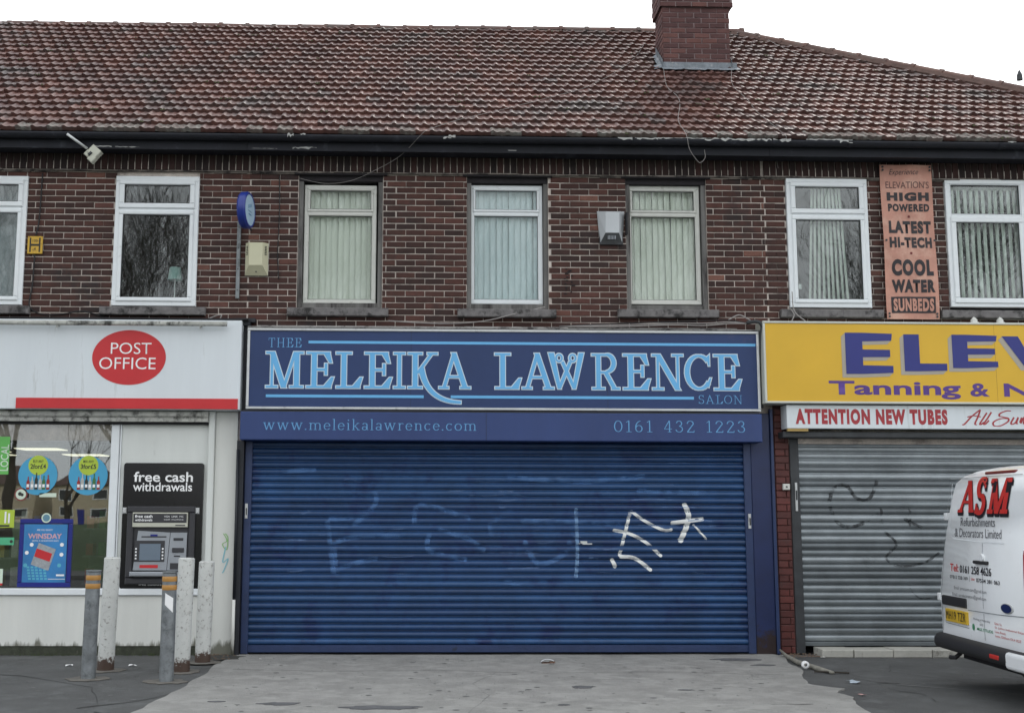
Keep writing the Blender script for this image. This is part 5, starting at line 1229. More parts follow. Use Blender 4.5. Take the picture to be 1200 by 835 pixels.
# round blue projecting sign
t = thing('projecting_sign', 'round blue projecting sign seen almost edge-on above the alarm box', 'sign', loc=(-2.045, -.02, 5.06))
navs = mat('royal_blue_rim', (.012, .03, .22), .35, var=.08); pals = mat('pale_sign_face', (.42, .58, .72), .4, var=.06)
AX = R(-56)
mb = MB(); mb.lathe((-.05, 0, 0), [(0, 0), (.20, 0), (.215, .02), (.215, .08), (.20, .10), (.185, .10), (.18, .094), (0, .094)], 44, 'x')
o = mb.build('drum', navs, t, smooth=False); smooth_by_angle(o); o.rotation_euler = (0, 0, R(-9)); o.location = (0, -.24, 0)
mb = MB(); mb.lathe((.0465, 0, 0), [(0, 0), (.180, 0), (0, .001)], 44, 'x'); o = mb.build('face', pals, t); fixn(o.data); o.rotation_euler = (0, 0, R(-9)); o.location = (0, -.24, 0)
mb = MB()
for k_ in range(4): mb.box(.048, .0495, -.07+k_*.035, -.055+k_*.035, .01+k_*.012, .05+k_*.012)
mb.box(.048, .0495, -.07, .06, -.02, -.01); mb.box(.048, .0495, -.05, .05, -.06, -.045)
o = mb.build('printed_mark', mat('teal_mark', (.10, .25, .42), .5), t); o.rotation_euler = (0, 0, R(-9)); o.location = (0, -.24, 0)
mb = MB(); mb.tube([(0, 0, 0), (0, -.05, 0)], .02, 8); mb.tube([(.03, .0, -.18), (.03, -.2, -.18)], .01, 6); mb.build('bracket', rail_g, t)
# white floodlight / alarm box by the third recessed window
t = thing('alarm_box', 'white tapered alarm siren box beside the third recessed window', 'alarm box', loc=(2.245, -.02, 4.96))
wh = mat('siren_white', (.48, .50, .52), .45, var=.06); wh2 = mat('siren_side', (.42, .44, .46), .45, var=.06)
def taper():
    mb = MB(); a = [(-.165, 0, .195), (.165, 0, .195), (.135, 0, -.20), (-.135, 0, -.20)]; b = [(-.075, -.10, .165), (.085, -.10, .165), (.08, -.10, -.09), (-.08, -.10, -.09)]
    mb.add(a+b, [(4, 7, 6, 5), (0, 4, 5, 1), (1, 5, 6, 2), (3, 0, 4, 7)][0:1]+[(1, 5, 6, 2), (0, 3, 7, 4), (0, 4, 5, 1)]); o = mb.build('cover', wh, t); fixn(o.data); o.data.flip_normals() if False else None
    mb = MB(); mb.add([(-.08, -.10, -.095), (.08, -.10, -.095), (.133, 0, -.203), (-.133, 0, -.203)], [(0, 1, 2, 3)]); mb.build('lower_face', mat('siren_grey', (.10, .105, .11), .5), t)
taper()
mb = MB(); mb.box(-.14, .14, -.012, .0, -.212, .19); mb.build('back_plate', rail_g, t)
mb = MB()
for i in range(6): mb.box(-.05+i*.017, -.044+i*.017, -.088, -.055, -.165, -.12)
mb.build('louvre', atm_sil, t)
mb = MB(); mb.box(.17, .185, -.10, -.0, -.10, .165); mb.build('edge_strip', blk, t)
# old cable scar + cables
cab = mat('black_cable', (.012, .012, .014), .6); cabw = mat('pale_cable', (.30, .28, .27), .7, var=.2)
def cable(path, r, m, label, k=5, group=None, sm=True):
    Q = []; n = len(path)
    for i in range(n-1):
        p0 = Vector(path[max(i-1, 0)]); p1 = Vector(path[i]); p2 = Vector(path[i+1]); p3 = Vector(path[min(i+2, n-1)])
        for j in range(k):
            u = j/k; Q.append(.5*((2*p1)+(p2-p0)*u+(2*p0-5*p1+4*p2-p3)*u*u+(3*p1-p0-3*p2+p3)*u**3))
    Q.append(Vector(path[-1])); mb = MB(); mb.tube(Q, r, 6); o = mb.build('cable', m, None, True); return tag(o, label, 'cable', group)
R_ = lambda x, s, h=.045: roofpt(x, s, h)
def on_roof(p): # point measured on the tile plane, lifted 5 cm
    x, y, z = p; s = (y-EY)/cT; return roofpt(x, s, .055)
cable([on_roof(p) for p in ((3.27, 1.62, 0), (3.20, 1.2, 0), (3.18, .98, 0), (3.24, .7, 0), (3.21, .45, 0), (3.08, .0, 0))]+[(3.07, -.46, 5.97), (3.11, -.44, 5.80), (3.20, -.40, 5.68), (3.25, -.38, 5.655), (3.31, -.36, 5.72), (3.315, -.32, 5.83)], .003, cabw, 'pale cable running from the chimney down the tiles and looping below the gutter')
cable([on_roof(p) for p in ((4.22, 1.67, 0), (4.08, 1.2, 0), (4.07, .95, 0), (4.12, .6, 0), (4.12, .31, 0), (4.20, -.1, 0), (4.24, -.3, 0))]+[(4.25, -.43, 5.98), (4.25, -.42, 5.93), (4.26, -.05, 5.86), (4.27, -.05, 5.70)], .0025, cabw, 'pale cable from the right side of the chimney down to the gutter')
cable([on_roof(p) for p in ((3.22, 2.6, 0), (2.95, 2.0, 0), (2.58, 1.47, 0), (2.1, .95, 0), (1.67, .67, 0), (.93, .22, 0), (.45, -.04, 0), (.1, -.3, 0))]+[(-.0, -.45, 5.95), (-.256, -.20, 5.76), (-.558, -.12, 5.60), (-.86, -.10, 5.47), (-1.16, -.09, 5.44), (-1.46, -.06, 5.51)], .0025, cabw, 'thin cable crossing the tiles and sagging over the left recessed window')
cable([on_roof(p) for p in ((5.03, 3.1, 0), (5.15, 2.6, 0), (5.4, 2.1, 0))], .003, cabw, 'short cable over the tiles at the start of the hip')
cable([(-4.49, -.015, 5.55), (-4.50, -.018, 5.0), (-4.53, -.02, 4.79)], .008, cab, 'black cable coming down the brickwork to the yellow hydrant plate')
cable([(-4.53, -.02, 4.57), (-4.54, -.018, 4.2), (-4.56, -.016, 3.95), (-4.40, -.02, 3.86), (-4.15, -.02, 3.87), (-3.95, -.02, 3.90), (-3.7, -.02, 3.84)], .008, cab, 'black cable running from the hydrant plate along the foot of the brickwork')
cable([(-1.70, -.012, 5.55), (-1.69, -.015, 5.1), (-1.70, -.012, 4.6), (-1.68, -.015, 4.3)], .006, cab, 'black cable down the brickwork left of the left recessed window')
cable([(-2.5, -.08, 3.80), (-2.38, -.10, 3.845), (-2.32, -.12, 3.85), (-2.33, -.12, 3.81)], .008, cabw, 'bent white wire end standing on the right end of the white fascia')
cable([(-.39, -.1, 3.80), (.2, -.12, 3.77), (.7, -.11, 3.80), (1.1, -.08, 3.90), (1.45, -.03, 3.99)], .007, cabw, 'cable rising from the salon sign to the sill of the middle recessed window')
for i, (dz, lab) in enumerate(((0, 'upper'), (.02, 'middle'), (-.018, 'lower'))):
    cable([(1.6, -.14, 3.745), (2.3, -.13, 3.765+dz), (2.9, -.12, 3.79+dz), (3.3, -.12, 3.795+dz*1.5), (3.6, -.13, 3.81+dz), (3.85, -.14, 3.79)], .007, cabw if i != 1 else cab, '%s cable of the bundle lying on the right half of the salon sign' % lab)
cable([(3.60, -.1, 3.84), (3.72, -.1, 3.90), (3.82, -.1, 3.86), (3.9, -.12, 3.80)], .008, cabw, 'loose grey wire arching beside the yellow sign')
cable([(3.80, -.16, 3.80), (3.9, -.24, 3.80), (3.95, -.25, 3.74), (3.945, -.2, 3.6), (3.945, -.15, 3.2), (3.945, -.15, 2.8)], .022, rail_g, 'thick grey pipe bending down between the navy and yellow signs')
cable([(4.33, -.12, 3.98), (4.36, -.16, 3.90), (4.30, -.25, 3.81)], .006, cabw, 'left strand of the split white wire under the sill left of the banner')
cable([(4.36, -.12, 4.18), (4.37, -.14, 3.95), (4.46, -.25, 3.81)], .006, cabw, 'right strand of the split white wire under the sill left of the banner')
mb = MB()
for i in range(16):
    x = 1.72+random.uniform(-.05, .05); z = 4.15+i*.02; mb.bbox(x, x+random.uniform(.01, .05), -.012, .0, z, z+.012, .002)
o = mb.build('mortar_scar', blk, None); tag(o, 'dark scar of drilled holes in the brickwork below the white siren box', 'wall scar')
# aerial on the hip
t = thing('chimney_pot', 'two small dark finials with twigs beyond the far end of the hip', 'finial', loc=(8.3, 1.62, 7.5))
for x in (-.10, .02):
    mb = MB(); mb.lathe((x, 0, 0), [(0, 0), (.04, 0), (.035, .08), (.01, .14), (0, .14)], 10); mb.tube([(x, 0, .12), (x+.01, 0, .27)], .005, 5); mb.build('finial', rail_g, t)
mb = MB(); mb.tube([(-.25, 0, .0), (-.32, 0, .32)], .004, 5); mb.build('twig', rail_g, t)

# ================================================================== BOLLARDS AND LITTER
def bollard(x, y, h, lean, kind, label, group):
    t = thing('bollard', label, 'bollard', group, loc=(x, y, 0))
    if kind == 'steel':
        r = .068; mb = MB(); mb.lathe((0, 0, 0), [(0, 0), (r, 0), (r, h-.01), (r-.01, h), (0, h)], 24); o = mb.build('post', steel, t); smooth_by_angle(o)
        for z in (h-.085, h-.165):
            mb = MB(); mb.lathe((0, 0, z), [(r+.0015, 0), (r+.0025, .002), (r+.0025, .046), (r+.0015, .048)], 24); mb.build('reflective_band', orange, t, smooth=True)
        mb = MB(); mb.lathe((0, 0, h-.002), [(0, 0), (r+.004, 0), (r+.004, .012), (0, .014)], 24); mb.build('cap', steel, t)
    else:
        r = .082; mb = MB(); prof = [(0, 0), (r, 0)]+[(r+random.uniform(-.0015, .0015), h*i/8) for i in range(1, 8)]+[(r, h-.01), (r-.012, h), (r-.012, h-.03), (0, h-.03)]
        mb.lathe((0, 0, 0), prof, 24); o = mb.build('post', post_w, t); smooth_by_angle(o)
    t.rotation_euler = (0, lean, 0)
    blob(x, y-.02, .20, .16, .008 if x < -2.3 else .02, 'footing', mat('footing_concrete', (.14, .13, .115), .9, var=.3, vs=12), j=.2)
    return t
g1, g2 = 'grey steel bollards before the post office', 'chipped white bollards before the post office'
bollard(-3.185, -1.86, 1.02, R(.5), 'steel', 'grey steel bollard with two orange bands, in front of the blue poster', g1)
o = bollard(-2.397, -2.05, 1.02, R(0), 'steel', 'grey steel bollard with orange bands and a white paper stuck on it', g1)
mb = MB(); n = 5
vs = []
for i in range(n+1):
    a = R(-110+i*13); vs += [(.0705*math.cos(a), .0705*math.sin(a), .72-.015*i), (.0705*math.cos(a), .0705*math.sin(a), .83-.01*i)]
mb.add(vs, [(2*i, 2*i+2, 2*i+3, 2*i+1) for i in range(n)]); mb.build('stuck_paper', white_l, o)
bollard(-3.18, -1.26, 1.13, R(1.2), 'white', 'chipped white bollard with a rusty foot, leftmost of the white ones', g2)
bollard(-2.39, -1.38, 1.13, R(.8), 'white', 'chipped white bollard standing close behind the steel one with the paper', g2)
bollard(-2.30, -.74, 1.07, R(.8), 'white', 'chipped white bollard nearest the blue shutter, right of the cash machine', g2)
t = thing('litter_carton', 'crumpled white and brown carton lying before the blue shutter', 'litter', loc=(1.36, -.80, .014))
mb = MB(); vs = []; n = 8
for i in range(n+1):
    a = math.pi*i/n; vs += [(-.075*math.cos(a), -.05, .042*math.sin(a)), (-.075*math.cos(a)+.01, .05, .036*math.sin(a))]
mb.add(vs, [(2*i, 2*i+2, 2*i+3, 2*i+1) for i in range(n)]); mb.build('shell', white_l, t); mb = MB(); mb.box(-.06, .07, -.04, .04, .001, .006); mb.box(.02, .08, -.045, -.01, .006, .02); mb.build('flap', mat('brown_card', (.18, .10, .07), .8), t)
def litter(x, y, s, m, label, cat='litter', z=.006):
    n = 9; mb = MB(); P_ = [(s*math.cos(2*math.pi*i/n)*random.uniform(.5, 1.2), s*.7*math.sin(2*math.pi*i/n)*random.uniform(.5, 1.2), random.uniform(0, s*.35)) for i in range(n)]
    mb.add([(0, 0, s*.3)]+P_, [(0, i+1, (i+1) % n+1) for i in range(n)]); o = mb.build('litter', m, None); o.location = (x, y, z); return tag(o, label, cat)
litter(4.12, -2.2, .075, mat('blue_white_bag', (.40, .46, .52), .4), 'crumpled pale blue plastic bag on the dark tarmac')
litter(3.92, -2.95, .04, mat('pink_paper', (.48, .28, .26), .8), 'scrap of pink paper at the edge of the concrete apron')
litter(-3.64, -.95, .05, white_l, 'white paper scrap behind the left bollards near the wall')
litter(-2.98, -.95, .045, white_l, 'white paper scrap right of the leftmost white bollard')
litter(-2.55, -1.25, .035, white_l, 'white paper scrap left of the second steel bollard')
litter(-1.72, -.5, .022, white_l, 'tiny white paper scrap at the left foot of the blue shutter', z=.016)
litter(4.07, -.18, .03, mat('pale_stone', (.4, .4, .38), .9), 'small pale stone at the foot of the navy pilaster', 'stone', z=.014)
litter(4.50, -.30, .045, mat('pale_stone2', (.42, .42, .40), .9), 'small pale stone by the left end of the doorstep', 'stone')
# broken downpipe lying on the ground with a ring on it
t = thing('broken_pipe', 'broken pale drain pipe lying at the edge of the concrete apron', 'pipe', loc=(4.0, -.9, .02))
pipe_m = mat('dirty_pale_pipe', (.22, .21, .18), .8, var=.3, vs=15)
mb = MB(); mb.tube([(4.04, -.22, .08), (4.06, -.38, .035), (4.02, -.9, .03), (4.08, -1.35, .025), (4.14, -1.62, .02)], [.012, .02, .026, .026, .014], 10); part('pipe', pipe_m, t, mb, True)
mb = MB(); mb.lathe((3.97, -1.30, .055), [(.018, 0), (.038, 0), (.038, .04), (.018, .04), (.018, 0)], 18, 'y'); part('collar', white_l, t, mb, True)
mb = MB(); mb.tube([(3.98, -1.52, .02), (4.3, -1.62, .018)], .010, 6); part('stick', mat('dark_stick', (.03, .025, .02), .9), t, mb)
# leaf and grit debris in the corner
mb = MB()
for i in range(180):
    x, y = (random.uniform(4.12, 4.5), random.uniform(-.35, -.03)) if i % 2 else (random.uniform(-2.5, -2.05), random.uniform(-.55, -.04))
    s = random.uniform(.006, .02); mb.add([(x, y, .012), (x+s, y+s*.3, .012+s*.5), (x+s*.4, y+s, .014), (x-s*.4, y+s*.5, .012+s*.7)], [(0, 1, 2), (0, 2, 3), (0, 3, 1)])
o = mb.build('debris', mat('leaf_litter', (.12, .08, .055), .9, var=.6, vs=60), None); tag(o, 'dead leaves and grit gathered at the foot of the shopfronts', 'debris', kind='stuff')
mb = MB()
for i in range(900):
    x = random.uniform(-8, 7.5); y = random.triangular(-4.6, -.05, -.1); s = random.uniform(.003, .009)
    if 0 < y: continue
    z = .0145 if -2.1 < x < 3.6 else .001
    mb.add([(x, y, z), (x+s, y, z), (x+s*.5, y+s, z), (x+s*.5, y+s*.4, z+s*.7)], [(0, 1, 3), (1, 2, 3), (2, 0, 3)])
o = mb.build('grit', mat('grit_m', (.10, .10, .095), .9, var=.6, vs=50), None); tag(o, 'loose grit scattered over the forecourt', 'grit', kind='stuff')
mb = MB()
for i in range(420):
    x = random.uniform(-6, -2.4); y = random.uniform(-.09, -.015); h_ = random.uniform(.01, .05)
    if random.random() < .5+.5*math.sin(x*5): continue
    mb.add([(x, y, 0), (x+.006, y, 0), (x+random.uniform(-.02, .02), y-.01, h_)], [(0, 1, 2)])
o = mb.build('weeds', mat('weed_green', (.05, .075, .02), .9, var=.4, vs=30), None); tag(o, 'tiny weeds and moss along the foot of the white wall', 'weeds', kind='stuff')

# graffiti squiggle on the white pilaster
t = thing('graffiti_tag', 'small green and blue scribble on the white pilaster right of the cash machine', 'graffiti', loc=(-2.22, -.032, 1.1))
script([[(0, .3), (.04, .22), (-.01, .18), (.04, .12), (.05, .25), (.02, .30)]], mat('green_scribble', (.25, .45, .18), .6), t, -2.235, 1.05, 1, -.0335, .009, 'stroke')
script([[(.03, .15), (.0, -.02), (.06, .02), (.02, -.10), (.0, -.14)]], mat('teal_scribble', (.22, .48, .55), .6), t, -2.235, 1.05, 1, -.0345, .010, 'stroke')

# ================================================================== VAN
van = thing('parked_van', 'white tradesman van with red ASM lettering parked before the grey shutter', 'van', loc=(4.952, -3.169, 0))
van.rotation_euler = (0, 0, R(-2.55))
def wmat(name, col, rough=.3, coat=.4):
    m = mat(name, col, rough, var=.03, vs=1.5); m.node_tree.nodes['Principled BSDF'].inputs['Coat Weight'].default_value = coat; return m
vw = mat('white_car_paint', (.80, .82, .835), .3, var=.04, vs=2, dirt=(.5, .5, .47), damt=.05, dscale=7)
vw.node_tree.nodes['Principled BSDF'].inputs['Coat Weight'].default_value = .6
# half outline (half width, z) of the body
OUT = [(.80, .34), (.955, .36), (.975, .50), (.985, .72), (.985, .86), (.965, 1.02), (.935, 1.22), (.895, 1.42), (.850, 1.62), (.805, 1.78), (.755, 1.885), (.66, 1.95), (.50, 1.985), (.25, 2.0), (0, 2.003)]
def lean(z): # how far the rear face leans forward
    if z < .86: return 0
    return .13*((z-.86)/1.14)**1.3 + (max(0, z-1.88)/.12)**2*.10
STN = [(0.0, .955, 2.0, 1), (.035, .985, 2.01, 1), (.10, 1, 2.02, .9), (.5, 1, 2.03, .3), (1.6, 1, 2.03, 0), (3.0, 1, 2.01, 0), (3.35, .995, 1.93, 0), (4.05, .985, 1.33, 0), (4.35, .98, 1.16, 0), (4.72, .95, 1.02, 0), (4.90, .90, .90, 0), (4.97, .82, .75, 0)]
mb = MB(); vs = []; fs = []; nO = len(OUT); full = 2*nO-1
for (x, ws, zt, lf) in STN:
    row = []
    for (hw, z) in OUT:
        zz_ = z if z < .5 else .5+(z-.5)*(zt-.5)/(2.003-.5)
        row.append((x+lean(z)*lf, hw*ws, zz_))
    ring = [(a, b, c) for a, b, c in row]+[(a, -b, c) for a, b, c in row[-2::-1]]
    vs += ring
for i in range(len(STN)-1):
    for j in range(full-1): a = i*full+j; fs.append((a, a+1, a+full+1, a+full))
for j in range(nO-1):   # rear face in horizontal strips
    fs.append((j, full-1-j, full-2-j, j+1) if j < nO-2 else (j, full-1-j, j+1))
e = (len(STN)-1)*full
for j in range(nO-1): fs.append((e+j, e+j+1, e+full-2-j, e+full-1-j) if j < nO-2 else (e+j, e+j+1, e+full-1-j))
mb.add(vs, fs); body = mb.build('body', vw, van); fixn(body.data); smooth_by_angle(body, 50)
mb = MB(); mb.box(.15, 4.8, -.85, .85, .25, .42); mb.build('underbody', blk, van)
YC = 1.035    # rear face coordinate s measured from the left corner
def fv(s, z, y=0): return (lean(z)-.0045+y, YC-s+1.1*lean(z), z)
fm = lambda X, Z, y: fv(X, Z, y)
def vt(s_, a, b, c, d, m, y=0, **k): return text(s_, a, b, c, d, y, m, van, fmap=fm, **k)
vred = mat('van_red', (.50, .028, .02), .4); vblk = mat('van_black', (.012, .010, .012), .4); vgry = mat('van_grey_print', (.13, .13, .14), .5)
def vpoly(polys, m, name, y=0, cell=True):
    mb = polys_mesh(polys, y); mb.v = [fv(v[0], v[2], v[1]) for v in mb.v]; return mb.build(name, m, van)
# ASM in heavy slanted serif capitals with a black drop edge
def asm():
    out = []
    for ch, a, b, z0, z1 in (('A', .50, .86, 1.61, 1.90), ('S', .87, 1.13, 1.60, 1.915), ('M', 1.12, 1.62, 1.60, 1.905)):
        P_, W = glyph(ch, .25 if ch != 'M' else .22, .12 if ch != 'A' else .085, .16)
        P_ = [[(px+.28*pz, pz) for px, pz in p] for p in P_]
        lo = min(q[0] for p in P_ for q in p); hi = max(q[0] for p in P_ for q in p)
        out += [[(a+(px-lo)/(hi-lo)*(b-a), z0+pz*(z1-z0)) for px, pz in p] for p in P_]
    return out
A_ = asm(); shd = []
nA = len(glyph('A', .25, .085, .16)[0])
for i in range(6): shd += [[(x+.002*i, z-.0055*i) for x, z in p] for q_, p in enumerate(A_) if q_ >= nA or q_ in (3, 4) or i < 2]
vpoly([offset_poly(p, .0025) for p in shd], vblk, 'letter_shadow', -.0005); vpoly(A_, vred, 'lettering', -.004)
vt('Refurbishments', .565, 1.275, 1.485, 1.565, vgry, bold=.0); vt('& Decorators Limited', .44, 1.40, 1.385, 1.465, vgry, bold=.0)
vt('Tel:', .335, .52, 1.065, 1.135, vred, bold=.01); vt('0161 258 4626', .55, 1.20, 1.06, 1.13, vblk, bold=.012)
vt('07812 028 369', .33, .72, 1.0, 1.03, vblk); vt('|', .755, .76, .99, 1.04, vgry); vt('07534 381 063', .90, 1.36, .995, 1.03, vblk, bold=.01)
vt('Sales:', .79, .87, 1.005, 1.03, vred); vt('Email: jamesasm.com@gmail.com', .42, 1.10, .895, .935, vgry); vt('Email: asmdecorators@gmail.com', .38, 1.09, .835, .875, vgry)
vt('Working in Partnership', .80, 1.14, .655, .68, vgry); vt('with', .93, 1.0, .62, .64, vgry); vt('MULTITUDE', .87, 1.19, .575, .60, mat('van_green', (.05, .25, .12), .5), bold=.01)
vpoly([[(.80+.025*math.cos(2*math.pi*i/14), .595+.03*math.sin(2*math.pi*i/14)) for i in range(14)]], mat('van_green', (.05, .25, .12), .5), 'printed_mark')
for i, (s_, e_) in enumerate((('Unit 1a', 1.36), ('St. Johns Industrial Estate', 1.78), ('Lees Road,', 1.43), ('Lees, Oldham OL4 3DZ', 1.70))): vt(s_, 1.23, e_, .655-i*.035, .678-i*.035, vred)
# panel relief, seams, hardware
line = mat('panel_seam', (.22, .24, .25), .5)
def seam(path, w_=.006, m=line, name='seam', y=.001):
    polys = []
    for a, b in zip(path, path[1:]):
        L_ = math.hypot(b[0]-a[0], b[1]-a[1]); n = max(1, int(L_/.04))
        for i in range(n): polys.append(bar(a[0]+(b[0]-a[0])*i/n, a[1]+(b[1]-a[1])*i/n, a[0]+(b[0]-a[0])*(i+1)/n, a[1]+(b[1]-a[1])*(i+1)/n, w_))
    return vpoly(polys, m, name, y)
seam([(.30, 1.93), (1.77, 1.93)]); seam([(.125, .50), (.125, .86), (.17, 1.1), (.24, 1.5), (.32, 1.9)], .007); seam([(1.945, .50), (1.945, .86)], .007)
seam([(.36, 1.88), (.34, 1.60), (.33, 1.46), (.36, 1.39), (.42, 1.365), (.95, 1.352), (1.45, 1.35)], .010, mat('panel_highlight', (.8, .83, .85), .3), 'panel_edge')
seam([(.70, .735), (1.30, .745), (1.90, .77)], .007); seam([(1.025, .50), (1.025, .73)], .006); seam([(1.025, .77), (1.025, 1.12)], .005); seam([(1.025, 1.25), (1.025, 1.34)], .005)
def vbox(a, b, z0, z1, out, m, name, c=.006, tilt=True):
    mb = MB(); zc = (z0+z1)/2; x = lean(zc)
    mb.v = []; mb.box(x-out, x+.02, YC-b, YC-a, z0, z1); o = mb.build(name, m, van)
    md = o.modifiers.new('bevel', 'BEVEL'); md.width = c; md.segments = 2; return o
plast = mat('black_bumper_plastic', (.018, .018, .020), .6, var=.15)
bp_ = MB()   # wrap-round rear bumper
pr = [(.0, .45), (-.06, .44), (-.085, .41), (-.09, .36), (-.07, .32), (.02, .31)]
vs = []; fs = []; path = [(.42, .995), (.10, 1.0), (.02, .975), (-.0, .93), (-.01, .6), (-.015, 0), (-.01, -.6), (0, -.93), (.02, -.975), (.10, -1.0), (.42, -.995)]
for i, (px, py) in enumerate(path):
    k_ = {0: (0, .25), 1: (-.15, .25), 2: (-.6, .5), 8: (-.6, -.5), 9: (-.15, -.25), 10: (0, -.25)}.get(i, (-1, 0))
    for (o_, z_) in pr: q = -o_; vs.append((px+k_[0]*q*1.0, py+k_[1]*q, z_+.03))
m_ = len(pr)
for i in range(len(path)-1):
    for j in range(m_-1): a = i*m_+j; fs.append((a, a+m_, a+m_+1, a+1))
bp_.add(vs, fs); o = bp_.build('rear_bumper', plast, van); fixn(o.data); smooth_by_angle(o, 60)
mb = MB(); mb.box(-.10, .25, -1.028, -.55, .33, .47); o = mb.build('bumper_corner', vw, van); md = o.modifiers.new('b', 'BEVEL'); md.width = .03; md.segments = 3
vbox(1.31, 1.49, .385, .425, .105, vred, 'rear_reflector', .01)
vbox(.13, .68, .742, .835, .012, plast, 'door_pull_recess', .02)
plate = vbox(.225, .70, .60, .715, .018, mat('number_plate_yellow', (.62, .40, .03), .4, var=.05), 'number_plate', .004)
vt('MH19 TZR', .25, .675, .622, .70, vblk, y=-.018, bold=.0, spacing=1.15)
seam([(.20, .72), (.20, .58), (.71, .575)], .006)
vbox(.85, 1.12, 1.155, 1.185, .03, plast, 'door_handle', .012)
mb = MB(); mb.lathe((lean(1.18)-.012, YC-.99, 1.21), [(0, 0), (.035, 0), (.035, .02), (0, .02)], 20, 'x'); mb.build('lock', vw, van)
vbox(.84, 1.43, 1.945, 1.975, .012, mat('brake_lamp_red', (.16, .022, .02), .3), 'high_brake_lamp', .01)
mb = MB(); mb.lathe((lean(.81)-.010, YC-1.48, .81), [(0, 0), (.040, 0), (.044, .004), (.044, .014), (0, .014)], 30, 'x')
mb.v = [(x, (y-(YC-1.48))*2.6+(YC-1.48), z) for x, y, z in mb.v]; o = mb.build('badge_ring', alu, van)
mb = MB(); mb.lathe((lean(.81)-.0125, YC-1.48, .81), [(0, 0), (.036, 0), (0, .001)], 30, 'x'); mb.v = [(x, (y-(YC-1.48))*2.6+(YC-1.48), z) for x, y, z in mb.v]; o = mb.build('badge_face', mat('badge_navy', (.01, .02, .09), .3), van)
for side in (1, -1):     # tall tail lamps wrap the corners
    mb = MB(); n = 8; vs = []; fs = []
    for j in range(13):
        z = .84+.46*j/12; hw = .985 if z < .86 else .985-.05*max(0, (z-.86)/.36); L_ = lean(z)
        e_ = .0 if 0 < j < 12 else .012
        for (dx, dy) in ((-.014, -.17+e_) if side < 0 else (.02, -.005), (-.018, -.06) if side < 0 else (.03, .0), (.0, .004) if side < 0 else (.05, .004), (.09, .008), (.16-e_, .004)):
            vs.append((L_+dx, side*(hw*.965+dy+.012), z))
    for j in range(12):
        for i in range(4): a = j*5+i; fs.append((a, a+1, a+6, a+5))
    mb.add(vs, fs); o = mb.build('tail_lamp', mat('tail_lamp_red', (.35, .012, .015), .15), van, True); fixn(o.data)
    for z in (.81, 1.57):
        mb = MB(); hw = .985 if z < 1 else .905; mb.box(-.005+lean(z), .05+lean(z), side*hw-.03, side*hw+.035, z-.035, z+.035); o = mb.build('hinge', vw, van); md = o.modifiers.new('b', 'BEVEL'); md.width = .008; md.segments = 2
    for xw in (.95, 3.88):
        y0 = side*.90
        mb = MB(); mb.lathe((xw, y0-.11, .33), [(.12, .01), (.20, .0), (.31, .01), (.33, .04), (.33, .18), (.31, .21), (.20, .22), (.12, .21)], 32, 'y'); wh_ = mb.build('wheel', mat('tyre', (.02, .02, .02), .9), van, True)
        mb = MB(); mb.lathe((xw, y0+(.09 if side > 0 else -.11), .33), [(0, .01), (.20, .0), (.20, .02), (0, .02)], 24, 'y'); mb.build('hub_cap', steel, wh_)
        mb = MB(); mb.lathe((xw, side*.95-.04, .36), [(.0, 0), (.42, 0), (.42, .08), (0, .08)], 28, 'y'); mb.v = [v if v[2] > .36 else (v[0], v[1], .36) for v in mb.v]; mb.build('wheel_arch', blk, van)
    # cab door, window, mirror, side strip
    mb = MB(); mb.prism([(3.0, 1.18), (3.75, 1.18), (3.42, 1.72), (3.0, 1.74)], 0, .012)
    for i_, v in enumerate(mb.v): mb.v[i_] = (v[0], side*(.948-.255*(v[2]-1.18)+v[1]), v[2])
    o = mb.build('door_window', mat('van_glass', (.01, .012, .014), .08), van); fixn(o.data)
    mb = MB(); mb.box(3.62, 3.74, side*1.03-.09, side*1.03+.09, 1.12, 1.36); o = mb.build('mirror', plast, van); md = o.modifiers.new('b', 'BEVEL'); md.width = .03; md.segments = 3
    mb = MB(); mb.box(1.4, 3.4, side*.99-.012, side*.99+.012, .50, .60); mb.build('side_strip', plast, van)
    mb = MB(); mb.box(4.62, 4.86, side*.80-.1, side*.80+.1, .72, .88); o = mb.build('headlight', mat('headlight_m', (.5, .52, .55), .1), van); md = o.modifiers.new('b', 'BEVEL'); md.width = .03; md.segments = 3
mb = MB(); mb.add([(3.42, .70, 1.90), (3.42, -.70, 1.90), (4.04, -.80, 1.375), (4.04, .80, 1.375)], [(0, 1, 2, 3)]); mb.v = [(x+.02, y, z+.03) for x, y, z in mb.v]; mb.build('windscreen', MATS['van_glass'], van)
mb = MB(); mb.box(4.86, 5.0, -.86, .86, .33, .55); o = mb.build('front_bumper', plast, van); md = o.modifiers.new('b', 'BEVEL'); md.width = .05; md.segments = 3
mb = MB(); mb.tube([(.0, .55, .33), (-.05, .55, .29), (-.07, .62, .285)], .02, 8); mb.build('tow_eye', plast, van)

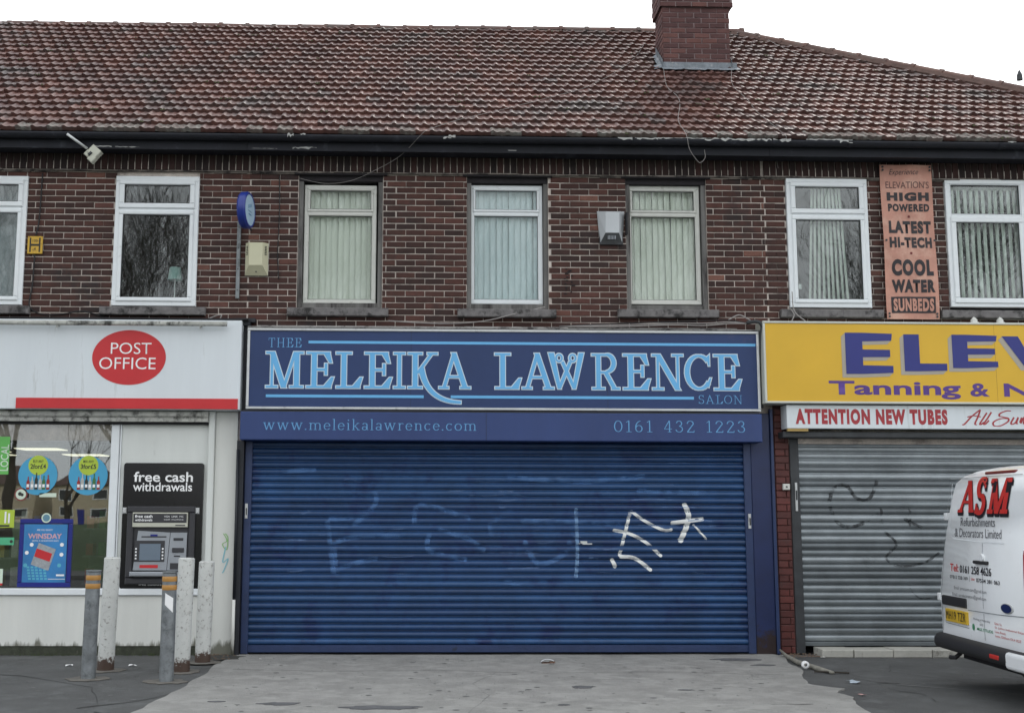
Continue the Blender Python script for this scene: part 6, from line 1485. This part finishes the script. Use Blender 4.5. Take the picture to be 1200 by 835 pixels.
# ================================================================== ACROSS THE ROAD (seen only in reflections)
def bare_tree(seed, height, name_label, loc, share=None):
    t = thing('bare_tree', name_label, 'tree', 'bare winter trees across the road', loc=loc)
    if share: 
        obj('trunk', share[0], t); obj('crown', share[1], t); return t, share
    rg = random.Random(seed); tr = MB(); cr = MB()
    def grow(p, d, r, l, lev):
        mbx = tr if lev < 2 else cr
        n = 4 if lev < 3 else (3 if lev < 6 else 2); path = [p]; rad = [r]
        q = Vector(p); dd = Vector(d)
        for i in range(n):
            dd = (dd+Vector((rg.uniform(-.16, .16), rg.uniform(-.16, .16), rg.uniform(-.06, .14)))).normalized(); q = q+dd*(l/n); path.append(q.copy()); rad.append(r*(1-.58*(i+1)/n))
        rad = [max(q_, .0065) for q_ in rad]; mbx.tube(path, rad, 7 if lev < 2 else (4 if lev < 4 else 3), cap=False)
        if lev >= 7: return
        k = 4 if lev == 0 else (3 if lev < 5 else 2)
        for i in range(k):
            f = rg.uniform(.55, 1) if i else 1.0; idx = min(n, max(1, round(f*n)))
            ax = Vector((rg.uniform(-1, 1), rg.uniform(-1, 1), rg.uniform(-.25, .7))).normalized(); sp = rg.uniform(.35, .8)
            nd = (dd*(1-sp*.45)+ax*sp*.75).normalized()
            grow(path[idx], nd, rad[idx]*rg.uniform(.62, .85), l*rg.uniform(.70, .90), lev+1)
    grow((0, 0, 0), (0, 0, 1), height*.017, height*.20, 0)
    a = tr.build('trunk', bark, t, True); b = cr.build('crown', bark, t, True); return t, (a.data, b.data)
t0_, sh1 = bare_tree(3, 19, 'broad bare tree across the road, left of the camera', (-12.0, -39, -.18)); t0_.scale = (1.05, 1.05, 1.25)
t0_, sh2 = bare_tree(11, 19.5, 'broad bare tree across the road, behind the camera', (-4.5, -42, -.18)); t0_.scale = (1.05, 1.05, 1.25)
for i, (x, y, s, rz, lab, shr) in enumerate([(4, -40, 1.02, 1.3, 'bare tree across the road, first to the right of the camera', sh1), (-19.5, -42, .98, 2.2, 'bare tree across the road, second from the left', sh2), (12, -42, 1.05, .7, 'bare tree across the road, second to the right of the camera', sh2), (-27, -40, .95, 3.3, 'bare tree across the road, leftmost', sh1), (20, -41, .97, 4.4, 'bare tree across the road, third to the right of the camera', sh1), (28, -42, 1, 5, 'bare tree across the road, rightmost', sh2), (-16, -52, 1.1, 1.9, 'bare tree in the second row across the road, left', sh1), (-8, -54, 1.1, 4.1, 'bare tree in the second row across the road, middle', sh2), (8, -53, 1.12, 2.7, 'bare tree in the second row across the road, right', sh1), (-18.5, -36, .50, 1.1, 'low young bare tree across the road, left of the pair facing the post office', sh2), (-15.2, -37, .52, 5.3, 'low young bare tree across the road, right of the pair facing the post office', sh1)]):
    t_, _ = bare_tree(0, 15, lab, (x, y, -.18), shr); t_.scale = (s*1.05, s*1.05, s*1.22); t_.rotation_euler = (0, 0, rz)
mb = MB()
cream_r = mat('cream_house_render', (.42, .36, .26), .9, var=.1); hroof = mat('house_roof', (.08, .05, .045), .9, var=.2); hwin = mat('house_window', (.03, .035, .04), .15)
for i, (x, lab) in enumerate([(-88+i_*10.5, 'cream rendered house in the far row beyond the trees, %s from the left end' % w_) for i_, w_ in enumerate(('first', 'second', 'third', 'fourth', 'fifth', 'sixth', 'seventh', 'eighth', 'ninth', 'tenth', 'eleventh', 'twelfth'))]):
    t = thing('house', lab, 'house', 'cream houses across the road', loc=(x, -150, -.18))
    mb = MB(); mb.box(-4, 4, -4, 4, 0, 5.4); mb.build('wall', cream_r, t)
    mb = MB(); mb.add([(-4.4, -4.4, 5.3), (4.4, -4.4, 5.3), (4.4, 4.4, 5.3), (-4.4, 4.4, 5.3), (-1.5, 0, 8), (1.5, 0, 8)], [(0, 1, 5, 4), (1, 2, 5), (2, 3, 4, 5), (3, 0, 4), (3, 2, 1, 0)]); mb.build('roof', hroof, t)
    for (a, b, c, d) in ((-3.2, -1.4, 3.3, 4.7), (1.4, 3.2, 3.3, 4.7), (-3.2, -1.2, .9, 2.3), (1.2, 3.2, .9, 2.3)):
        m1 = MB(); m1.frame(a, b, c, d, .09, 4.0, 4.06); w_ = m1.build('window', upvc, t); m2 = MB(); m2.box(a+.08, b-.08, 4.002, 4.03, c+.08, d-.08); m2.build('pane', hwin, w_)
    m1 = MB(); m1.box(-.5, .5, 4.0, 4.05, 0, 2.1); m1.build('door', navyf, t)

# ================================================================== many small pieces last
lay_bricks('A', -5.2, -2.0); lay_bricks('B', -2.1, 4.15); lay_bricks('C', 4.05, 7.4)
for k in 'ABC': lay_tiles(k)
